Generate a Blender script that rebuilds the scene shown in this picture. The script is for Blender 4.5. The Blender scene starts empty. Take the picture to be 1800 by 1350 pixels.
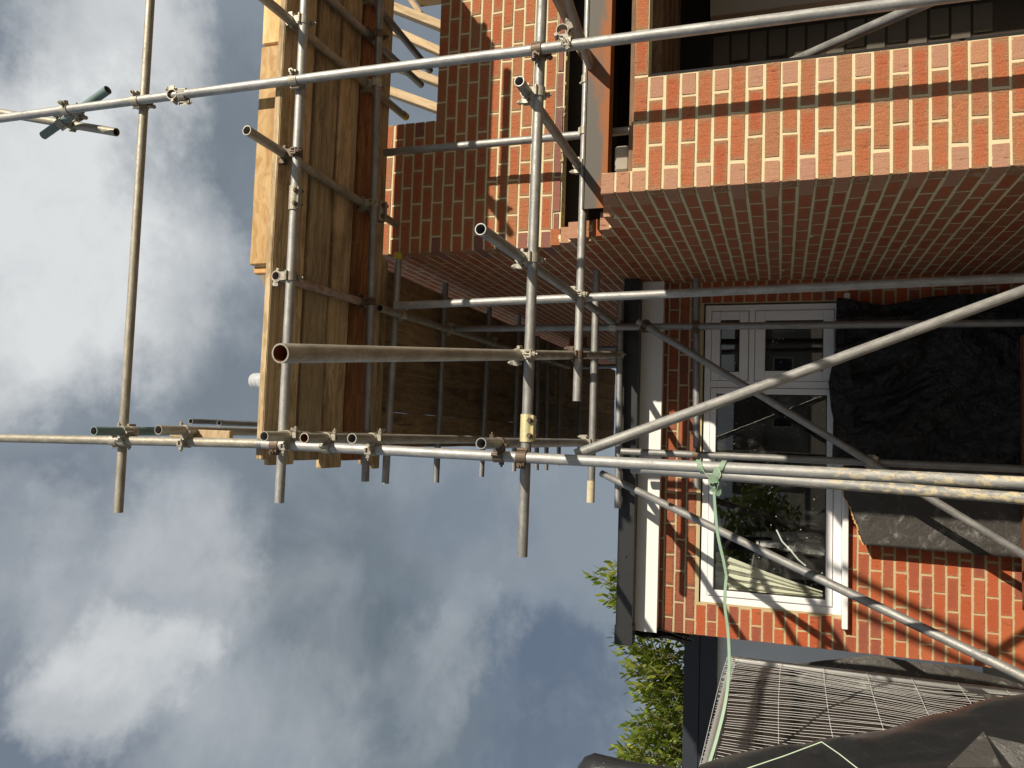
import bpy, bmesh, math, random
from mathutils import Vector, Matrix, Quaternion, noise
random.seed(11)
R = math.radians
S = bpy.context.scene
COL = S.collection

# ------------------------------------------------------------------ camera
cam_data = bpy.data.cameras.new('camera')
cam_data.sensor_fit = 'HORIZONTAL'
cam_data.sensor_width = 36.0
cam_data.lens = 27.74
cam_data.clip_start = 0.05
cam_data.clip_end = 2000
cam = bpy.data.objects.new('camera', cam_data)
COL.objects.link(cam)
# the photograph was taken with the phone turned on its side: world up points to picture left
cr, cu, cf = Vector((0.9974, -0.0715, 0.0117)), Vector((-0.0342, -0.3213, 0.9464)), Vector((0.0639, 0.9443, 0.3229))
m = Matrix.Identity(4)
for i, v in enumerate((-cu, cr, -cf)):
    for j in range(3):
        m[j][i] = v[j]
m.translation = (0, 0, 1.6)
cam.matrix_world = m
S.camera = cam

# ------------------------------------------------------------------ world, sun, exposure
SUN = Vector((-0.77, 1.0, -0.55)).normalized()       # direction the light travels
sun_el = math.asin(-SUN.z)
sun_az = math.atan2(-SUN.x, -SUN.y)
W = bpy.data.worlds.new('World')
S.world = W
W.use_nodes = True
nt = W.node_tree
nt.nodes.clear()


class NG:
    """small helper to write node trees"""
    def __init__(self, tree):
        self.t = tree

    def n(self, typ, **kw):
        nd = self.t.nodes.new(typ)
        for k, v in kw.items():
            if k.startswith('i_'):
                key = k[2:]
                key = int(key) if key.isdigit() else key
                self.put(nd.inputs[key], v)
            else:
                setattr(nd, k, v)
        return nd

    def put(self, sock, v):
        if hasattr(v, 'is_output'):
            self.t.links.new(v, sock)
        else:
            sock.default_value = v

    def math(self, op, a, b=0.0, clamp=False):
        nd = self.n('ShaderNodeMath', operation=op, use_clamp=clamp)
        self.put(nd.inputs[0], a)
        self.put(nd.inputs[1], b)
        return nd.outputs[0]

    def vmath(self, op, a, b=(0, 0, 0)):
        nd = self.n('ShaderNodeVectorMath', operation=op)
        self.put(nd.inputs[0], a)
        self.put(nd.inputs[1], b)
        return nd.outputs['Value'] if op in ('DOT_PRODUCT', 'LENGTH') else nd.outputs[0]

    def scale(self, v, s):
        nd = self.n('ShaderNodeVectorMath', operation='SCALE')
        self.put(nd.inputs[0], v)
        self.put(nd.inputs[3], s)
        return nd.outputs[0]

    def noise(self, vec, scale, detail=4.0, rough=0.55, dist=0.0):
        nd = self.n('ShaderNodeTexNoise')
        self.put(nd.inputs['Vector'], vec)
        nd.inputs['Scale'].default_value = scale
        nd.inputs['Detail'].default_value = detail
        nd.inputs['Roughness'].default_value = rough
        nd.inputs['Distortion'].default_value = dist
        return nd.outputs[0]

    def mr(self, v, a, b, c=0.0, d=1.0, smooth=True):
        nd = self.n('ShaderNodeMapRange', interpolation_type='SMOOTHSTEP' if smooth else 'LINEAR')
        self.put(nd.inputs[0], v)
        for i, x in enumerate((a, b, c, d)):
            self.put(nd.inputs[i + 1], x)
        return nd.outputs[0]

    def mix(self, f, a, b, mode='MIX'):
        nd = self.n('ShaderNodeMix', data_type='RGBA', blend_type=mode)
        self.put(nd.inputs[0], f)
        for k, x in ((6, a), (7, b)):
            if not hasattr(x, 'is_output') and len(x) == 3:
                x = (*x, 1)
            self.put(nd.inputs[k], x)
        return nd.outputs[2]

    def ramp(self, f, stops, mode='LINEAR'):
        nd = self.n('ShaderNodeValToRGB')
        nd.color_ramp.interpolation = mode
        el = nd.color_ramp.elements
        while len(el) < len(stops):
            el.new(0.5)
        for e, (p, c) in zip(el, stops):
            e.position = p
            e.color = (*c, 1)
        self.put(nd.inputs[0], f)
        return nd.outputs[0]


g = NG(nt)
sky = g.n('ShaderNodeTexSky', sky_type='NISHITA', sun_disc=False, sun_elevation=sun_el, sun_rotation=sun_az,
          altitude=50, air_density=1.2, dust_density=1.5, ozone_density=1.0)
d0 = g.n('ShaderNodeTexCoord').outputs['Generated']
flat = g.vmath('MULTIPLY', d0, (1.0, 1.0, 1.35))
wob = g.n('ShaderNodeTexNoise')
g.put(wob.inputs['Vector'], flat)
wob.inputs['Scale'].default_value = 5.0
wob.inputs['Detail'].default_value = 9.0
wob.inputs['Roughness'].default_value = 0.62
wv = g.scale(g.vmath('SUBTRACT', wob.outputs['Color'], (0.5, 0.5, 0.5)), 0.30)
dd = g.vmath('NORMALIZE', g.vmath('ADD', d0, wv))


def blobs(lst):
    """soft cloud masses in given sky directions: (direction, angular radius in degrees, amount)"""
    tot = None
    for d, rad, amt in lst:
        v = g.mr(g.vmath('DOT_PRODUCT', dd, d), math.cos(R(rad)), math.cos(R(rad * 0.05)), 0.0, amt)
        tot = v if tot is None else g.math('ADD', tot, v)
    return tot


bright = blobs([((0.418,0.624,0.660), 8, 0.9), ((0.261,0.609,0.749), 9, 0.6), ((0.206,0.632,0.747), 13, 0.72), ((0.107,0.635,0.765), 8, 0.3), ((0.158,0.714,0.682), 10, 0.22),
                ((-0.274,0.680,0.681), 6.0, 0.62), ((-0.171,0.713,0.680), 8, 0.40), ((-0.102,0.754,0.649), 5.5, 0.22), ((-0.361,0.741,0.566), 8, 0.18),
                ((-0.262,0.793,0.551), 9, 0.18), ((-0.283,0.872,0.400), 4.5, 0.14), ((-0.252,0.903,0.348), 4, 0.14), ((-0.135,0.628,0.766), 5, 0.25), ((0.060,0.652,0.756), 5, 0.2)])
dark = blobs([((0.352,0.720,0.598), 8, 0.55), ((-0.162,0.836,0.524), 11, 0.75), ((-0.330,0.830,0.450), 10, 0.7), ((0.060,0.790,0.610), 7, 0.5), ((-0.323,0.900,0.294), 7, 0.35), ((0.454,0.785,0.421), 7, 0.4)])
blue = blobs([((0.363,0.582,0.728), 8, 0.4), ((-0.119,0.664,0.738), 7, 0.4), ((-0.324,0.624,0.711), 9, 0.5), ((-0.338,0.910,0.241), 8, 0.75), ((-0.241,0.941,0.238), 7, 0.35), ((-0.098,0.929,0.357), 6, 0.35)])
fine = g.noise(flat, 6.5, 10.0, 0.58, 0.4)
base = g.math('ADD', bright, g.math('MULTIPLY', g.math('SUBTRACT', fine, 0.5), 0.75))
edge = g.mr(base, 0.02, 1.25, 0.0, 1.0, False)
grey = g.mix(dark, (2.15, 2.48, 2.85), (1.22, 1.50, 1.74))
grey = g.mix(g.mr(blue, 0.05, 0.9), grey, (0.98, 1.27, 1.80))
cloud = g.mix(edge, grey, (6.7, 6.85, 6.85))
wisp = g.mr(g.noise(flat, 14.0, 9.0, 0.65, 0.5), 0.45, 0.8, 0.0, 0.20)
cloud = g.mix(wisp, cloud, (2.7, 3.1, 3.7))
skymix = g.mix(0.93, sky.outputs[0], cloud)
bg = g.n('ShaderNodeBackground', i_Color=skymix, i_Strength=0.1)
out = g.n('ShaderNodeOutputWorld')
nt.links.new(bg.outputs[0], out.inputs[0])

sl = bpy.data.lights.new('sun', 'SUN')
sl.energy = 4.9
sl.angle = R(0.55)
sl.color = (1.0, 0.90, 0.74)
sun = bpy.data.objects.new('sun', sl)
COL.objects.link(sun)
sun.location = (20, -26, 16)
sun.rotation_mode = 'QUATERNION'
sun.rotation_quaternion = SUN.to_track_quat('-Z', 'Y')

S.view_settings.view_transform = 'Standard'
S.view_settings.look = 'None'
S.view_settings.exposure = 0.2
S.view_settings.gamma = 1.0
S.view_settings.use_curve_mapping = False
S.render.engine = 'CYCLES'
S.cycles.max_bounces = 6
S.cycles.transparent_max_bounces = 12


# ------------------------------------------------------------------ materials
def material(name):
    mt = bpy.data.materials.new(name)
    mt.use_nodes = True
    mt.node_tree.nodes.clear()
    gg = NG(mt.node_tree)
    gg.mt = mt
    return gg


def finish(gg, color, rough=0.8, metal=0.0, bump=None, strength=0.3, dist=0.004, spec=0.5, alpha=None):
    p = gg.n('ShaderNodeBsdfPrincipled')
    c = color
    if not hasattr(c, 'is_output') and len(c) == 3:
        c = (*c, 1)
    gg.put(p.inputs['Base Color'], c)
    gg.put(p.inputs['Roughness'], rough)
    gg.put(p.inputs['Metallic'], metal)
    gg.put(p.inputs['Specular IOR Level'], spec)
    if bump is not None:
        b = gg.n('ShaderNodeBump')
        b.inputs['Strength'].default_value = strength
        b.inputs['Distance'].default_value = dist
        gg.put(b.inputs['Height'], bump)
        gg.put(p.inputs['Normal'], b.outputs[0])
    o = gg.n('ShaderNodeOutputMaterial')
    gg.t.links.new(p.outputs[0], o.inputs[0])
    return gg.mt


def rnd_value(gg):
    oi = gg.n('ShaderNodeObjectInfo').outputs['Random']
    ge = gg.n('ShaderNodeNewGeometry').outputs['Random Per Island']
    return gg.math('FRACT', gg.math('ADD', oi, ge))


def rnd_coords(gg, r):
    tc = gg.n('ShaderNodeTexCoord').outputs['Object']
    off = gg.n('ShaderNodeCombineXYZ')
    gg.put(off.inputs[0], gg.math('MULTIPLY', r, 37.0))
    gg.put(off.inputs[1], gg.math('MULTIPLY', r, 91.0))
    gg.put(off.inputs[2], gg.math('MULTIPLY', r, 53.0))
    return tc, gg.vmath('ADD', tc, off.outputs[0])


def brick_material(name, stops, rim, rim_amt, local=True, relief=0.5, dirt=0.25):
    gg = material(name)
    r = rnd_value(gg)
    tc, v = rnd_coords(gg, r)
    col = gg.ramp(r, stops, 'LINEAR')
    blot = gg.noise(v, 14.0, 6.0, 0.6)
    if local:
        x = gg.n('ShaderNodeSeparateXYZ')
        gg.put(x.inputs[0], tc)
        ex = gg.mr(gg.math('ABSOLUTE', x.outputs[0]), 0.070, 0.110)
        ez = gg.mr(gg.math('ABSOLUTE', x.outputs[2]), 0.012, 0.036)
        e = gg.math('MAXIMUM', ex, ez)
        e = gg.mr(gg.math('ADD', gg.math('MULTIPLY', e, 0.6), gg.math('MULTIPLY', blot, 0.9)), 0.42, 0.95)
    else:
        e = gg.mr(blot, 0.42, 0.75)
    col = gg.mix(gg.math('MULTIPLY', e, rim_amt), col, rim)
    if local:                                  # mortar smeared over the arrises here and there
        sx = gg.mr(gg.math('ABSOLUTE', x.outputs[0]), 0.098, 0.107)
        sz = gg.mr(gg.math('ABSOLUTE', x.outputs[2]), 0.0255, 0.032)
        sm = gg.math('MULTIPLY', gg.math('MAXIMUM', sx, sz), gg.mr(gg.noise(v, 38.0, 6.0, 0.7), 0.50, 0.62, 0.0, 0.75))
        col = gg.mix(sm, col, (0.56, 0.46, 0.30))
    grain = gg.noise(v, 160.0, 5.0, 0.7)
    col = gg.mix(gg.mr(grain, 0.35, 0.75, 0.0, dirt), col, (0.10, 0.045, 0.03))
    spk = gg.noise(v, 75.0, 2.0, 0.5)
    col = gg.mix(gg.mr(spk, 0.66, 0.76, 0.0, 0.5), col, (0.42, 0.27, 0.17))
    drag = gg.noise(gg.vmath('MULTIPLY', v, (70.0, 70.0, 14.0)), 1.0, 5.0, 0.65)
    crease = gg.mr(drag, 0.60, 0.70, 0.0, 0.7)
    col = gg.mix(crease, col, (0.13, 0.04, 0.022))
    h = gg.math('ADD', gg.math('MULTIPLY', grain, 0.7), gg.math('MULTIPLY', drag, -1.0))
    return finish(gg, col, 0.92, 0.0, h, relief, 0.009, 0.25)


M = {}
M['brick'] = brick_material('brick_multi', [(0.0, (0.49, 0.150, 0.066)), (0.25, (0.50, 0.168, 0.074)), (0.45, (0.45, 0.120, 0.052)), (0.62, (0.48, 0.185, 0.084)),
                                            (0.8, (0.47, 0.140, 0.060)), (1.0, (0.43, 0.20, 0.105))], (0.38, 0.215, 0.115), 0.85, relief=0.8, dirt=0.45)
M['brick_pink'] = brick_material('brick_header_sand', [(0.0, (0.47, 0.25, 0.15)), (0.5, (0.43, 0.235, 0.16)), (1.0, (0.48, 0.23, 0.125))], (0.42, 0.25, 0.165), 0.4)
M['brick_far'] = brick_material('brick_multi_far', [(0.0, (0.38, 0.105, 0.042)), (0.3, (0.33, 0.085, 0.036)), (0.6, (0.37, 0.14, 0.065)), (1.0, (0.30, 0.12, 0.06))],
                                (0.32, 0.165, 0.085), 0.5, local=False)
M['brick_purple'] = brick_material('brick_burnt', [(0.0, (0.25, 0.11, 0.09)), (0.5, (0.30, 0.12, 0.085)), (1.0, (0.2, 0.10, 0.10))], (0.22, 0.14, 0.12), 0.6)
M['brick_red'] = brick_material('brick_plain_red', [(0.0, (0.46, 0.108, 0.040)), (0.3, (0.40, 0.088, 0.036)), (0.55, (0.47, 0.125, 0.048)), (0.78, (0.33, 0.085, 0.045)), (0.9, (0.28, 0.085, 0.055)), (1.0, (0.43, 0.115, 0.05))],
                                (0.40, 0.13, 0.06), 0.45, relief=0.5, dirt=0.2)
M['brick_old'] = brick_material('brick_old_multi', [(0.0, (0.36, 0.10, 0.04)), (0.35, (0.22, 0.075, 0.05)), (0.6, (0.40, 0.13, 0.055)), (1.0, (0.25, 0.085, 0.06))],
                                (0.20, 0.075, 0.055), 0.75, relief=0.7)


def mortar_material(name, a, b, sc=20.0):
    gg = material(name)
    fleck = 0.12 if name == 'grey_render' else 0.3
    tc = gg.n('ShaderNodeTexCoord').outputs['Object']
    n1 = gg.noise(tc, sc, 6.0, 0.65)
    n2 = gg.noise(tc, 160.0, 3.0, 0.6)
    col = gg.mix(n1, a, b)
    col = gg.mix(gg.mr(n2, 0.55, 0.8, 0.0, fleck), col, (0.25, 0.2, 0.14))
    return finish(gg, col, 0.95, 0.0, n2, 0.5, 0.004, 0.2)


M['mortar'] = mortar_material('mortar_cream', (0.72, 0.63, 0.40), (0.60, 0.52, 0.33))
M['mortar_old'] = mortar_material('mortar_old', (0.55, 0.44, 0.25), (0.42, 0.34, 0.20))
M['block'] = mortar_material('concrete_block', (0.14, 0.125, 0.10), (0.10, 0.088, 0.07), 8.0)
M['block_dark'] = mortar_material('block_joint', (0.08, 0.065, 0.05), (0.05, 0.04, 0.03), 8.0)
M['render'] = mortar_material('grey_render', (0.86, 0.89, 0.95), (0.80, 0.84, 0.91), 6.0)


def wood_material(name, light, darkc, stain, stain_amt, rough=0.75, knots=0.5, ring=22.0):
    gg = material(name)
    r = rnd_value(gg)
    tc, v = rnd_coords(gg, r)
    w1 = gg.noise(gg.vmath('MULTIPLY', v, (1.2, 1.0, 1.0)), 3.0, 3.0, 0.5)
    gr = gg.noise(gg.vmath('ADD', gg.vmath('MULTIPLY', v, (1.6, ring * 2, ring * 2)), gg.scale(gg.vmath('MULTIPLY', gg.n('ShaderNodeCombineXYZ', i_1=w1, i_2=w1).outputs[0], (0, 1, 1)), 6.0)), 1.0, 5.0, 0.6, 0.4)
    fib = gg.noise(gg.vmath('MULTIPLY', v, (6.0, 260.0, 260.0)), 1.0, 3.0, 0.6)
    col = gg.mix(gg.mr(gr, 0.36, 0.64), light, darkc)
    col = gg.mix(gg.mr(fib, 0.4, 0.8, 0.0, 0.35), col, darkc)
    crk = gg.noise(gg.vmath('MULTIPLY', v, (1.1, 70.0, 70.0)), 1.0, 4.0, 0.6, 0.6)
    col = gg.mix(gg.mr(crk, 0.60, 0.68, 0.0, 0.75 if stain_amt > 0.5 else 0.25), col, stain)
    st = gg.noise(gg.vmath('MULTIPLY', v, (2.5, 7.0, 7.0)), 1.0, 6.0, 0.65)
    col = gg.mix(gg.math('MULTIPLY', gg.mr(st, 0.48, 0.72), stain_amt), col, stain)
    vo = gg.n('ShaderNodeTexVoronoi')
    gg.put(vo.inputs['Vector'], gg.vmath('MULTIPLY', v, (2.6, 9.0, 9.0)))
    vo.inputs['Scale'].default_value = 1.0
    kn = gg.mr(vo.outputs['Distance'], 0.05, 0.17, knots, 0.0)
    col = gg.mix(kn, col, (darkc[0] * 0.45, darkc[1] * 0.38, darkc[2] * 0.33))
    bright = gg.math('ADD', 0.72, gg.math('MULTIPLY', r, 0.5))
    col = gg.mix(1.0, col, gg.n('ShaderNodeCombineXYZ', i_0=bright, i_1=bright, i_2=bright).outputs[0], 'MULTIPLY')
    h = gg.math('ADD', fib, gr)
    return finish(gg, col, rough, 0.0, h, 0.25, 0.003, 0.3)


M['plank'] = wood_material('weathered_plank', (0.60, 0.46, 0.28), (0.38, 0.275, 0.15), (0.13, 0.08, 0.045), 0.75)
M['plank_grey'] = wood_material('grey_plank', (0.50, 0.40, 0.25), (0.34, 0.26, 0.15), (0.12, 0.085, 0.055), 0.8)
M['plank_shaded'] = wood_material('shaded_plank', (0.34, 0.235, 0.125), (0.22, 0.145, 0.07), (0.07, 0.045, 0.025), 0.8)  # plank wood with the shade of the side walkway put into its colour
M['plank_red'] = wood_material('redwood_plank', (0.33, 0.16, 0.07), (0.20, 0.085, 0.035), (0.09, 0.035, 0.02), 0.6)
M['pine'] = wood_material('new_pine', (0.76, 0.53, 0.25), (0.56, 0.32, 0.12), (0.40, 0.20, 0.07), 0.45, 0.65, 0.8, 11.0)
M['pine_grey'] = wood_material('roof_pine', (0.55, 0.42, 0.26), (0.42, 0.30, 0.17), (0.3, 0.2, 0.1), 0.3)
M['dark_timber'] = wood_material('brown_timber', (0.22, 0.13, 0.075), (0.14, 0.075, 0.04), (0.06, 0.035, 0.02), 0.5)
M['ply'] = wood_material('grey_plywood', (0.33, 0.29, 0.23), (0.27, 0.23, 0.18), (0.2, 0.16, 0.12), 0.3, 0.8, 0.2)
M['post'] = wood_material('stained_post', (0.33, 0.13, 0.05), (0.24, 0.085, 0.035), (0.14, 0.05, 0.02), 0.4)


def tube_material(name, a, b, splash=None, amt=0.5, rust=0.15, lo=0.62, hi=0.68, metal=0.4):
    gg = material(name)
    r = rnd_value(gg)
    tc, v = rnd_coords(gg, r)
    big = gg.mr(gg.noise(gg.vmath('MULTIPLY', v, (22.0, 22.0, 9.0)), 1.0, 8.0, 0.7), 0.33, 0.67)
    fl = gg.noise(v, 55.0, 5.0, 0.65)
    col = gg.mix(big, a, b)
    sc = gg.noise(gg.vmath('MULTIPLY', v, (160.0, 160.0, 9.0)), 1.0, 3.0, 0.6)
    col = gg.mix(gg.mr(sc, 0.48, 0.8, 0.0, 0.5), col, (a[0] * 0.45, a[1] * 0.45, a[2] * 0.46))
    br = gg.math('ADD', 0.8, gg.math('MULTIPLY', r, 0.4))
    col = gg.mix(1.0, col, gg.n('ShaderNodeCombineXYZ', i_0=br, i_1=br, i_2=br).outputs[0], 'MULTIPLY')
    rs = gg.mr(gg.noise(v, 11.0, 7.0, 0.7), 0.62, 0.74, 0.0, rust)
    col = gg.mix(rs, col, (0.20, 0.09, 0.04))
    mt = gg.math('MULTIPLY', gg.math('SUBTRACT', 1.0, rs), metal)
    if splash:
        sp = gg.mr(gg.noise(gg.vmath('MULTIPLY', v, (34.0, 34.0, 17.0)), 1.0, 7.0, 0.7), lo, hi, 0.0, amt)
        if name.startswith('mortar'):           # splashes from mixing and bricklaying stay near the ground
            pz = gg.n('ShaderNodeSeparateXYZ')
            gg.put(pz.inputs[0], gg.n('ShaderNodeNewGeometry').outputs['Position'])
            sp = gg.math('MULTIPLY', sp, gg.mr(pz.outputs[2], 1.75, 1.15))
        col = gg.mix(sp, col, splash)
        mt = gg.math('MULTIPLY', mt, gg.math('SUBTRACT', 1.0, sp))
    speck = gg.mr(gg.noise(v, 130.0, 3.0, 0.6), 0.60, 0.70, 0.0, 0.6)
    stain = gg.mr(gg.noise(gg.vmath('MULTIPLY', v, (14.0, 14.0, 4.0)), 1.0, 9.0, 0.75), 0.55, 0.72, 0.0, 0.5)
    col = gg.mix(stain, col, (0.20, 0.18, 0.145))
    col = gg.mix(speck, col, (0.14, 0.125, 0.10))
    ro = gg.mr(fl, 0.3, 0.75, 0.48, 0.66)
    return finish(gg, col, ro, mt, gg.math('ADD', fl, sc), 0.12, 0.002, 0.45)


M['tube'] = tube_material('galvanised_tube', (0.42, 0.415, 0.395), (0.28, 0.28, 0.275), (0.50, 0.43, 0.30), 0.5, 0.25, 0.64, 0.72, 0.55)
M['tube_worn'] = tube_material('weathered_tube', (0.46, 0.43, 0.36), (0.30, 0.275, 0.22), (0.52, 0.45, 0.32), 0.6, 0.4, 0.6, 0.7, 0.45)
M['tube_splash'] = tube_material('mortar_splashed_tube', (0.47, 0.465, 0.44), (0.34, 0.345, 0.35), (0.60, 0.50, 0.31), 0.9, 0.15, 0.49, 0.58, 0.5)
M['tube_teal'] = tube_material('teal_painted_tube', (0.20, 0.30, 0.29), (0.16, 0.24, 0.24), (0.42, 0.40, 0.34), 0.5, 0.2, 0.6, 0.7, 0.1)
M['tube_red'] = tube_material('red_smeared_tube', (0.40, 0.36, 0.32), (0.33, 0.25, 0.21), (0.30, 0.10, 0.07), 0.75, 0.3, 0.48, 0.6, 0.25)
M['tube_dark'] = tube_material('dull_tube', (0.40, 0.40, 0.40), (0.27, 0.275, 0.28), (0.36, 0.31, 0.24), 0.4, 0.3, 0.64, 0.72, 0.7)
M['coupler'] = tube_material('coupler_steel', (0.46, 0.43, 0.36), (0.34, 0.31, 0.25), (0.30, 0.18, 0.10), 0.4, 0.5, 0.58, 0.7, 0.4)
M['coupler_brown'] = tube_material('coupler_rusty', (0.17, 0.12, 0.085), (0.11, 0.08, 0.06), None, 0, 0.6, metal=0.3)
M['coupler_gold'] = tube_material('sleeve_passivated', (0.66, 0.58, 0.32), (0.56, 0.52, 0.34), None, 0, 0.12, metal=0.5)
M['rust_end'] = tube_material('rusty_bore', (0.22, 0.09, 0.025), (0.15, 0.055, 0.018), None, 0, 0.5, metal=0.0)


def plain(name, c, rough=0.6, metal=0.0, spec=0.5, var=0.12, sc=9.0, bump=0.08):
    gg = material(name)
    tc = gg.n('ShaderNodeTexCoord').outputs['Object']
    n1 = gg.noise(tc, sc, 6.0, 0.6)
    lo = tuple(x * (1 - var) for x in c)
    hi = tuple(min(1, x * (1 + var)) for x in c)
    n2 = gg.noise(tc, sc * 14, 4.0, 0.6)
    return finish(gg, gg.mix(n1, lo, hi), rough, metal, n2, bump, 0.003, spec)


gg = material('white_upvc')
tc = gg.n('ShaderNodeTexCoord').outputs['Object']
c = gg.mix(gg.mr(gg.noise(tc, 5.0, 6.0, 0.7), 0.45, 0.8, 0.0, 0.3), (0.80, 0.80, 0.80), (0.62, 0.59, 0.53))
c = gg.mix(gg.mr(gg.noise(tc, 60.0, 3.0, 0.6), 0.69, 0.73, 0.0, 0.7), c, (0.20, 0.16, 0.12))
M['upvc'] = finish(gg, c, 0.4)
M['fascia'] = plain('white_fascia', (0.78, 0.78, 0.76), 0.5, 0, 0.4, 0.04)
M['gutter'] = plain('black_gutter', (0.022, 0.023, 0.025), 0.45)
M['navy'] = plain('dark_grey_fascia', (0.022, 0.026, 0.036), 0.55)
M['black'] = plain('black_void', (0.012, 0.011, 0.010), 0.9)
M['cream'] = plain('flaking_cream_paint', (0.56, 0.48, 0.33), 0.7, 0, 0.3, 0.35, 40)
M['yellow'] = plain('yellow_tape', (0.55, 0.42, 0.03), 0.6)
M['blind'] = plain('cream_blind', (0.72, 0.70, 0.58), 0.7)
M['cable'] = plain('white_cable', (0.8, 0.8, 0.8), 0.5)
M['plaster'] = plain('grey_plasterboard', (0.34, 0.30, 0.25), 0.9, 0, 0.2)
M['interior'] = plain('dim_interior', (0.16, 0.145, 0.13), 0.9)
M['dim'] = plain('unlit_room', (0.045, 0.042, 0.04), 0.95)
M['paving'] = plain('site_ground', (0.19, 0.165, 0.13), 0.95, 0, 0.2, 0.35, 1.4, 0.5)
M['roof'] = plain('flat_roof_felt', (0.09, 0.09, 0.09), 0.9)
M['wire'] = plain('galvanised_wire', (0.80, 0.80, 0.78), 0.5, 0.2)
M['rail'] = plain('fence_rail', (0.60, 0.59, 0.57), 0.4, 0.55)
M['seal'] = plain('rubber_seal', (0.02, 0.02, 0.02), 0.6)
M['tape'] = plain('green_strap', (0.24, 0.35, 0.25), 0.45, 0, 0.4, 0.15, 30)
M['twine'] = plain('pale_twine', (0.50, 0.62, 0.46), 0.8)
M['bark'] = plain('laurel_stem', (0.12, 0.10, 0.05), 0.9)
M['tile'] = plain('roof_tiles', (0.12, 0.08, 0.065), 0.9)

gg = material('rusted_steel')
tc = gg.n('ShaderNodeTexCoord').outputs['Object']
n1 = gg.noise(gg.vmath('MULTIPLY', tc, (3.0, 8.0, 9.0)), 1.0, 7.0, 0.65)
n2 = gg.noise(tc, 90.0, 4.0, 0.6)
pb = gg.n('ShaderNodeSeparateXYZ')
gg.put(pb.inputs[0], tc)
low = gg.mr(pb.outputs[2], 2.62, 2.535, 0.0, 0.30)          # rust runs along the bottom flange
c = gg.mix(gg.mr(gg.math('ADD', n1, low), 0.52, 0.74), (0.105, 0.096, 0.083), (0.27, 0.09, 0.02))
c = gg.mix(gg.mr(n2, 0.5, 0.8, 0, 0.4), c, (0.12, 0.05, 0.025))
M['beam'] = finish(gg, c, 0.7, 0.15, n2, 0.3, 0.003)


def sheet_material(name, c, scuff, rough, amt=0.5, wr=0.5, sc=5.0):
    gg = material(name)
    tc = gg.n('ShaderNodeTexCoord').outputs['Object']
    w = gg.noise(tc, sc, 5.0, 0.6, 1.6)
    w2 = gg.noise(tc, sc * 4, 6.0, 0.65, 0.8)
    dust = gg.mr(gg.noise(tc, 7.0, 8.0, 0.75, 1.2), 0.52, 0.75, 0.0, amt)
    fleck = gg.mr(gg.noise(tc, 120.0, 2.0, 0.5), 0.74, 0.78, 0.0, amt)
    col = gg.mix(dust, c, scuff)
    col = gg.mix(fleck, col, (0.4, 0.38, 0.33))
    h = gg.math('ADD', w, gg.math('MULTIPLY', w2, 0.35))
    ro = gg.math('ADD', rough, gg.math('MULTIPLY', dust, 0.3))
    return finish(gg, col, ro, 0.0, h, wr, 0.05, 0.5)


M['poly'] = sheet_material('black_polythene', (0.012, 0.013, 0.015), (0.045, 0.047, 0.05), 0.26, 0.35, 1.0, 6.0)
M['dpm'] = sheet_material('dusty_black_sheet', (0.045, 0.041, 0.037), (0.30, 0.29, 0.27), 0.5, 0.8, 0.35, 3.0)
M['tarp'] = sheet_material('black_tarpaulin', (0.022, 0.023, 0.025), (0.075, 0.074, 0.072), 0.34, 0.35, 0.22, 2.2)
M['brownsheet'] = sheet_material('dirty_brown_sheet', (0.020, 0.014, 0.011), (0.06, 0.045, 0.037), 0.65, 0.5, 0.6, 4.0)

# window glass: clear, with the sheen of a polished pane
gg = material('window_glass')
lw = gg.n('ShaderNodeLayerWeight', i_Blend=0.5).outputs['Facing']
fr = gg.math('ADD', 0.045, gg.math('MULTIPLY', gg.math('POWER', lw, 4.0), 0.9))
tr = gg.n('ShaderNodeBsdfTransparent', i_Color=(0.95, 0.97, 0.96, 1))
gl = gg.n('ShaderNodeBsdfGlossy', i_Color=(1, 1, 1, 1), i_Roughness=0.01)
mx = gg.n('ShaderNodeMixShader')
gg.put(mx.inputs[0], gg.math('ADD', gg.math('MULTIPLY', fr, 1.25), 0.0, True))
gg.t.links.new(tr.outputs[0], mx.inputs[1])
gg.t.links.new(gl.outputs[0], mx.inputs[2])
o = gg.n('ShaderNodeOutputMaterial')
tcg = gg.n('ShaderNodeTexCoord').outputs['Object']
dustm = gg.mr(gg.noise(tcg, 55.0, 2.0, 0.5), 0.735, 0.765, 0.0, 0.8)
film = gg.mr(gg.noise(tcg, 3.0, 6.0, 0.7, 1.0), 0.45, 0.8, 0.0, 0.07)
df = gg.n('ShaderNodeBsdfDiffuse', i_Color=(0.7, 0.68, 0.62, 1))
mx2 = gg.n('ShaderNodeMixShader')
gg.put(mx2.inputs[0], gg.math('ADD', dustm, film, True))
gg.t.links.new(mx.outputs[0], mx2.inputs[1])
gg.t.links.new(df.outputs[0], mx2.inputs[2])
gg.t.links.new(mx2.outputs[0], o.inputs[0])
M['glass'] = gg.mt

gg = material('clear_plastic')
p = gg.n('ShaderNodeBsdfPrincipled')
p.inputs['Base Color'].default_value = (0.9, 0.92, 0.94, 1)
p.inputs['Roughness'].default_value = 0.12
p.inputs['Transmission Weight'].default_value = 0.55
p.inputs['IOR'].default_value = 1.2
o = gg.n('ShaderNodeOutputMaterial')
gg.t.links.new(p.outputs[0], o.inputs[0])
M['plastic'] = gg.mt


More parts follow.
